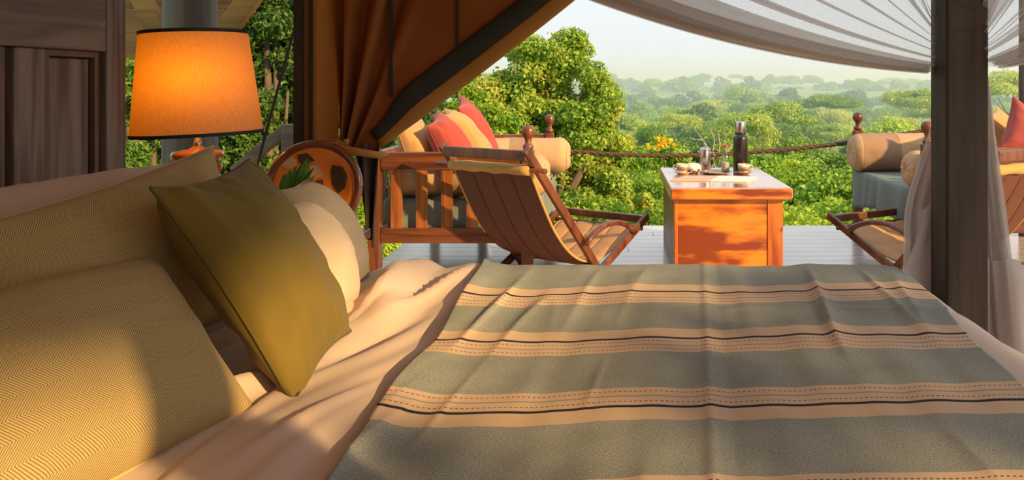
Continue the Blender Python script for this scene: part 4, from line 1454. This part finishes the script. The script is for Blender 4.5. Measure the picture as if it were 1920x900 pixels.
# ------------------------------------------------------------------ sling chairs
def sling_chair(name, label, o_near, fwd, lat, wid):
    """o_near: plan point under the near top corner; fwd: facing; lat: towards the far side; wid: width."""
    o_near, fwd, lat = Vector((*o_near, 0)), Vector((*fwd, 0)).normalized(), Vector((*lat, 0)).normalized()

    def p(l, t, z):
        return o_near + lat * (l * wid) + fwd * t + Vector((0, 0, z))
    root = thing(name, label, 'chair', p(.5, .6, 0))
    for l in (0, 1):
        o = .02 if l == 0 else -.02
        oo = o / wid
        r_ = put('back_rail', MB().bar(p(l + oo, -.005, .815), p(l + oo, .715, .01), .030, .048, fwd), chair_wood, root, bev=.008)
        r2_ = put('seat_rail', MB().bar(p(l - oo * .6, 1.15, .325), p(l - oo * .6, .44, .008), .028, .046, (0, 0, 1)), chair_wood, root, bev=.008)
        a, b = p(l - oo * 1.6, .455, .268), p(l - oo * 1.6, .955, .255)
        m = MB()
        pts, n = [], 14
        for i in range(n + 1):
            s = i / n
            q = a.lerp(b, s); q.z += .085 * max(0.0, 1 - (2 * s - 1) ** 2) ** .8
            pts.append(q)
        m.tube(pts, [.019] * (n + 1), 10, .85)
        put('armrest', m, chair_wood, root, smooth=True)
    put('top_bar', MB().bar(p(.03, .005, .782), p(.97, .005, .782), .03, .055, (0, 0, 1)), chair_wood, root, bev=.006)
    put('front_bar', MB().bar(p(.0, 1.13, .305), p(1.0, 1.13, .305), .03, .045, (0, 0, 1)), chair_wood, root, bev=.006)
    put('stretcher', MB().tube([p(0, .52, .04), p(1, .52, .04)], .013, 10), chair_wood, root, smooth=True)
    put('stretcher', MB().tube([p(0, .62, .115), p(1, .62, .115)], .012, 10), chair_wood, root, smooth=True)
    put('dowel', MB().tube([p(-.10, .055, .705), p(1.12, .055, .705)], .013, 12), chair_wood, root, smooth=True)
    put('dowel', MB().tube([p(-.05, 1.05, .262), p(1.05, 1.05, .262)], .013, 12), chair_wood, root, smooth=True)
    put('sling_roll', MB().tube([p(.06 + .88 * i / 12, .05, .705 + .002 * math.sin(i * 2.1)) for i in range(13)], [.028 + .0025 * math.sin(i * 1.6) for i in range(13)], 14), roll_tan, root, smooth=True)
    key = [(.06, .695), (.16, .52), (.27, .355), (.40, .225), (.53, .155), (.67, .135), (.82, .165), (.95, .215), (1.045, .258)]

    def prof(v):
        x = v * (len(key) - 1); i = min(len(key) - 2, int(x)); f = x - i
        P = [Vector(key[max(0, min(len(key) - 1, i + k))]) for k in (-1, 0, 1, 2)]
        return .5 * ((2 * P[1]) + (-P[0] + P[2]) * f + (2 * P[0] - 5 * P[1] + 4 * P[2] - P[3]) * f * f + (-P[0] + 3 * P[1] - 3 * P[2] + P[3]) * f ** 3)

    def surf(u, v, up, th):
        q = prof(v); q2 = prof(min(1, v + .01)); q1 = prof(max(0, v - .01))
        tg = (q2 - q1).normalized(); nn = Vector((-tg.y, tg.x))
        if nn.y < 0:
            nn = -nn
        fu, fv = abs(math.sin(math.pi * u * 4)), abs(math.sin(math.pi * v * 9))
        pf = th * (.35 + .65 * (fu ** .35) * (.45 + .55 * fv ** .35)) * min(1, 14 * min(u, 1 - u) + .3)
        q = q + nn * pf * up
        sag = .018 * math.sin(math.pi * u) * math.sin(math.pi * v)
        return p(lerp(.07, .93, u), q.x, q.y - sag)
    put('sling', MB().grid(64, 90, lambda u, v: surf(u, v, -1, .010)), sling_brown, root, smooth=True)
    put('seat_pad', MB().grid(64, 90, lambda u, v: surf(u, v, 1, .016)), sling_tan, root, smooth=True)
    for k in (.25, .5, .75):
        put('stitch_line', MB().tube([surf(k, i / 60, -1, .0125) for i in range(2, 59)], .0028, 6), stitch_dark, root, smooth=True)
    for l in (.068, .932):
        put('piping', MB().tube([p(l, *(prof(i / 40))) for i in range(41)], .007, 8), roll_tan, root, smooth=True)
    return root


sling_chair('sling_chair', 'folding wooden sling chair with brown quilted seat in front of the cushioned daybed', (-.42, 4.0), (.54, .84), (-.84, .54), .62)
sling_chair('sling_chair', 'folding sling chair with sunlit tan seat half hidden by the bed post', (1.90, 3.98), (-.48, .877), (.877, .48), .62)

# ------------------------------------------------------------------ coffee table and what stands on it
TZ = .54
ct = thing('coffee_table', 'solid honey-coloured wooden coffee table standing on the deck', 'table', (.68, 5.2, 0))
put('table_top', MB().box(.330, 1.045, 4.64, 5.76, TZ - .072, TZ), table_top_wood, ct, bev=.014)
put('front_edge', MB().box(.338, 1.037, 4.634, 4.645, TZ - .066, TZ - .008), table_wood, ct, bev=.004)
put('front_panel', MB().box(.375, .905, 4.70, 4.73, 0, TZ - .072), table_wood, ct, bev=.004)
for x0_, x1_ in ((.357, .378), (.905, .996)):
    put('corner_board', MB().box(x0_, x1_, 4.694, 4.735, 0, TZ - .072), table_wood_z, ct, bev=.004)
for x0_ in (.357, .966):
    put('side_panel', MB().box(x0_, x0_ + .03, 4.735, 5.70, 0, TZ - .072), wood('shaded_table_side_wood_%d' % int(x0_ * 100), (.10, .045, .02), (.22, .10, .045), 'y', 14, .4), ct, bev=.004)  # darker wood than the front: the shade of the sides is in the colour
put('back_panel', MB().box(.387, .966, 5.67, 5.70, 0, TZ - .072), table_wood, ct, bev=.004)


def on_table(px, py):
    d = (CH - TZ) * F / (py - PY)
    return (px - PX) / F * d, d


for pts, mt, lab in (([(1256, 340), (1284, 331), (1348, 331), (1331, 340.5)], mat_beige, 'beige folded table mat beside the white mat on the coffee table'),
                     ([(1331.5, 340.5), (1348.5, 331), (1420, 333), (1402, 342)], mat_white, 'white folded table mat below the cup and saucer on the coffee table')):
    m = MB()
    q = [on_table(*a) for a in pts]
    for z in (TZ, TZ + .007):
        m.v += [Vector((a, b, z)) for a, b in q]
    m.f = [(3, 2, 1, 0), (4, 5, 6, 7)] + [(i, (i + 1) % 4, (i + 1) % 4 + 4, i + 4) for i in range(4)]
    prop(put('table_mat', m, mt, bev=.002), lab, 'table mat', 'folded mats on the coffee table')


def saucer(label, x, y, z=TZ, r=.062, mat=china):
    return prop(put('saucer', MB().lathe([(0, z), (.032, z), (.036, z + .004), (r, z + .015), (r + .002, z + .017), (r - .002, z + .018), (.034, z + .008), (0, z + .006)], 32, (x, y, 0)), mat, smooth=True), label, 'saucer', 'saucers on the coffee table')


def cup(label, x, y, z, side):
    root = thing('cup', label, 'cup', (x, y, z), 'coffee cups on the table')
    put('body', MB().lathe([(0, z), (.022, z), (.024, z + .004), (.033, z + .018), (.039, z + .045), (.041, z + .062), (.039, z + .062), (.035, z + .045), (.029, z + .018), (0, z + .010)], 32, (x, y, 0)), china, root, smooth=True)
    put('band', MB().lathe([(.0335, z + .018), (.0375, z + .032), (.0398, z + .044)], 32, (x, y, 0)), china_dark, root, smooth=True)
    bpy.data.objects[root.children[-1].name].data.polygons
    put('coffee', MB().lathe([(0, z + .05), (.036, z + .05)], 24, (x, y, 0)), coffee, root)
    put('handle', MB().tube([(x + side * .036, y, z + .050), (x + side * .054, y, z + .054), (x + side * .062, y, z + .040), (x + side * .054, y, z + .024), (x + side * .034, y, z + .020)], .0045, 8), china, root, smooth=True)


x, y = on_table(1280, 326.5)
saucer('patterned saucer under the cup next to the lacy sugar bowl', x, y)
cup('patterned cup beside the lacy sugar bowl', x - .002, y, TZ + .007, -1)
x, y = on_table(1393, 327)
saucer('brown saucer under the cup in front of the black flask', x, y, TZ, .062, china_dark)
cup('patterned cup in front of the black flask', x + .006, y, TZ + .007, 1)
x, y = on_table(1300, 325)
sb = thing('sugar_bowl', 'round sugar bowl under a white beaded cover', 'bowl', (x, y, TZ))
put('bowl', MB().lathe([(0, TZ), (.028, TZ), (.034, TZ + .006), (.046, TZ + .03), (.047, TZ + .05), (.043, TZ + .056), (.04, TZ + .05), (0, TZ + .04)], 28, (x, y, 0)), china_dark, sb, smooth=True)
put('cover', MB().grid(36, 10, lambda u, v: Vector((x + (.002 + .050 * math.sin(v * 1.75)) * math.cos(u * 6.2832) * (1 + .04 * math.sin(u * 44) * v), y + (.002 + .050 * math.sin(v * 1.75)) * math.sin(u * 6.2832) * (1 + .04 * math.sin(u * 44) * v), TZ + .068 - .042 * v ** 2.2 + .006 * math.sin(u * 31) * v))), lace, sb, smooth=True, solid=.002)
for k in range(10):
    q = k * .6283
    put('bead', MB().lathe([(0, -.004), (.0035, -.002), (.004, 0), (.0035, .002), (0, .004)], 8, (x + .053 * math.cos(q), y + .053 * math.sin(q), TZ + .022)), lace, sb, smooth=True)
x, y = on_table(1342, 326)
prop(put('serving_dish', MB().lathe([(0, 0), (.07, 0), (.075, .003), (.104, .014), (.107, .018), (.100, .017), (.07, .007), (0, .006)], 40, (x, y, TZ)), china_dark, smooth=True), 'shallow brown dish holding the milk bottle', 'dish')
DX, DY = x, y
x, y = on_table(1322, 320)
pot = thing('coffee_pot', 'stainless steel plunger coffee pot with lid knob', 'coffee pot', (x, y, TZ))
put('body', MB().lathe([(0, TZ), (.035, TZ), (.0375, TZ + .004), (.0375, TZ + .138), (.036, TZ + .142), (0, TZ + .142)], 32, (x, y, 0)), steel, pot, smooth=True)
lid = put('lid', MB().lathe([(.0395, TZ + .140), (.040, TZ + .146), (.034, TZ + .155), (.018, TZ + .162), (.006, TZ + .165), (0, TZ + .165)], 32, (x, y, 0)), steel, pot, smooth=True)
put('knob', MB().lathe([(.0035, TZ + .164), (.0035, TZ + .176), (.008, TZ + .180), (.009, TZ + .185), (.006, TZ + .191), (0, TZ + .192)], 16, (x, y, 0)), steel, lid, smooth=True)
put('handle', MB().tube([(x + .036, y, TZ + .122), (x + .060, y, TZ + .124), (x + .064, y, TZ + .110), (x + .062, y, TZ + .05), (x + .052, y, TZ + .022), (x + .036, y, TZ + .018)], .006, 8, .7), steel, pot, smooth=True)
put('spout', MB().lathe([(.012, 0), (.008, .014), (.004, .02)], 12, (x - .034, y - .006, TZ + .126), (-1, 0, .6)), steel, pot, smooth=True)
x, y = on_table(1360, 324.5)
zb = TZ + .0075
bo = thing('milk_bottle', 'clear swing-top glass bottle half full of milk', 'bottle', (x, y, zb))
put('glass', MB().lathe([(0, zb), (.026, zb), (.029, zb + .004), (.029, zb + .082), (.026, zb + .10), (.015, zb + .128), (.0125, zb + .14), (.0125, zb + .158), (.015, zb + .161), (.015, zb + .168), (.011, zb + .168), (.0105, zb + .14), (.0135, zb + .128), (.024, zb + .10), (.0265, zb + .082), (.0265, zb + .007), (0, zb + .006)], 28, (x, y, 0)), bottle_glass, bo, smooth=True)
put('milk', MB().lathe([(0, zb + .0075), (.0258, zb + .0075), (.0258, zb + .066), (0, zb + .066)], 28, (x, y, 0)), milk, bo, smooth=False)
put('stopper', MB().lathe([(.010, zb + .166), (.0135, zb + .170), (.0135, zb + .180), (.008, zb + .185), (0, zb + .186)], 20, (x, y, 0)), red_plastic, bo, smooth=True)
put('wire_bail', MB().tube([(x - .0135, y, zb + .146), (x - .019, y - .004, zb + .158), (x - .0155, y, zb + .176), (x, y - .003, zb + .189), (x + .0155, y, zb + .176), (x + .019, y - .004, zb + .158), (x + .0135, y, zb + .146), (x, y - .0165, zb + .138), (x - .0135, y, zb + .146)], .0014, 6), steel, bo, smooth=True)
x, y = on_table(1388.5, 322)
fl = thing('vacuum_flask', 'tall black vacuum flask with steel cup cap', 'flask', (x, y, TZ))
put('body', MB().lathe([(0, TZ), (.046, TZ), (.049, TZ + .006), (.049, TZ + .225), (.046, TZ + .242), (.036, TZ + .252), (.034, TZ + .255), (.034, TZ + .262), (0, TZ + .262)], 36, (x, y, 0)), thermos_black, fl, smooth=True)
put('foot_ring', MB().lathe([(.0495, TZ + .001), (.0505, TZ + .003), (.0505, TZ + .016), (.0495, TZ + .018)], 36, (x, y, 0)), thermos_black, fl, smooth=True)
put('collar', MB().lathe([(.035, TZ + .257), (.037, TZ + .260), (.037, TZ + .270), (.034, TZ + .272)], 36, (x, y, 0)), thermos_black, fl, smooth=True)
put('cup_cap', MB().lathe([(.036, TZ + .271), (.037, TZ + .274), (.034, TZ + .335), (.032, TZ + .343), (.026, TZ + .346), (0, TZ + .346)], 36, (x, y, 0)), steel, fl, smooth=True)
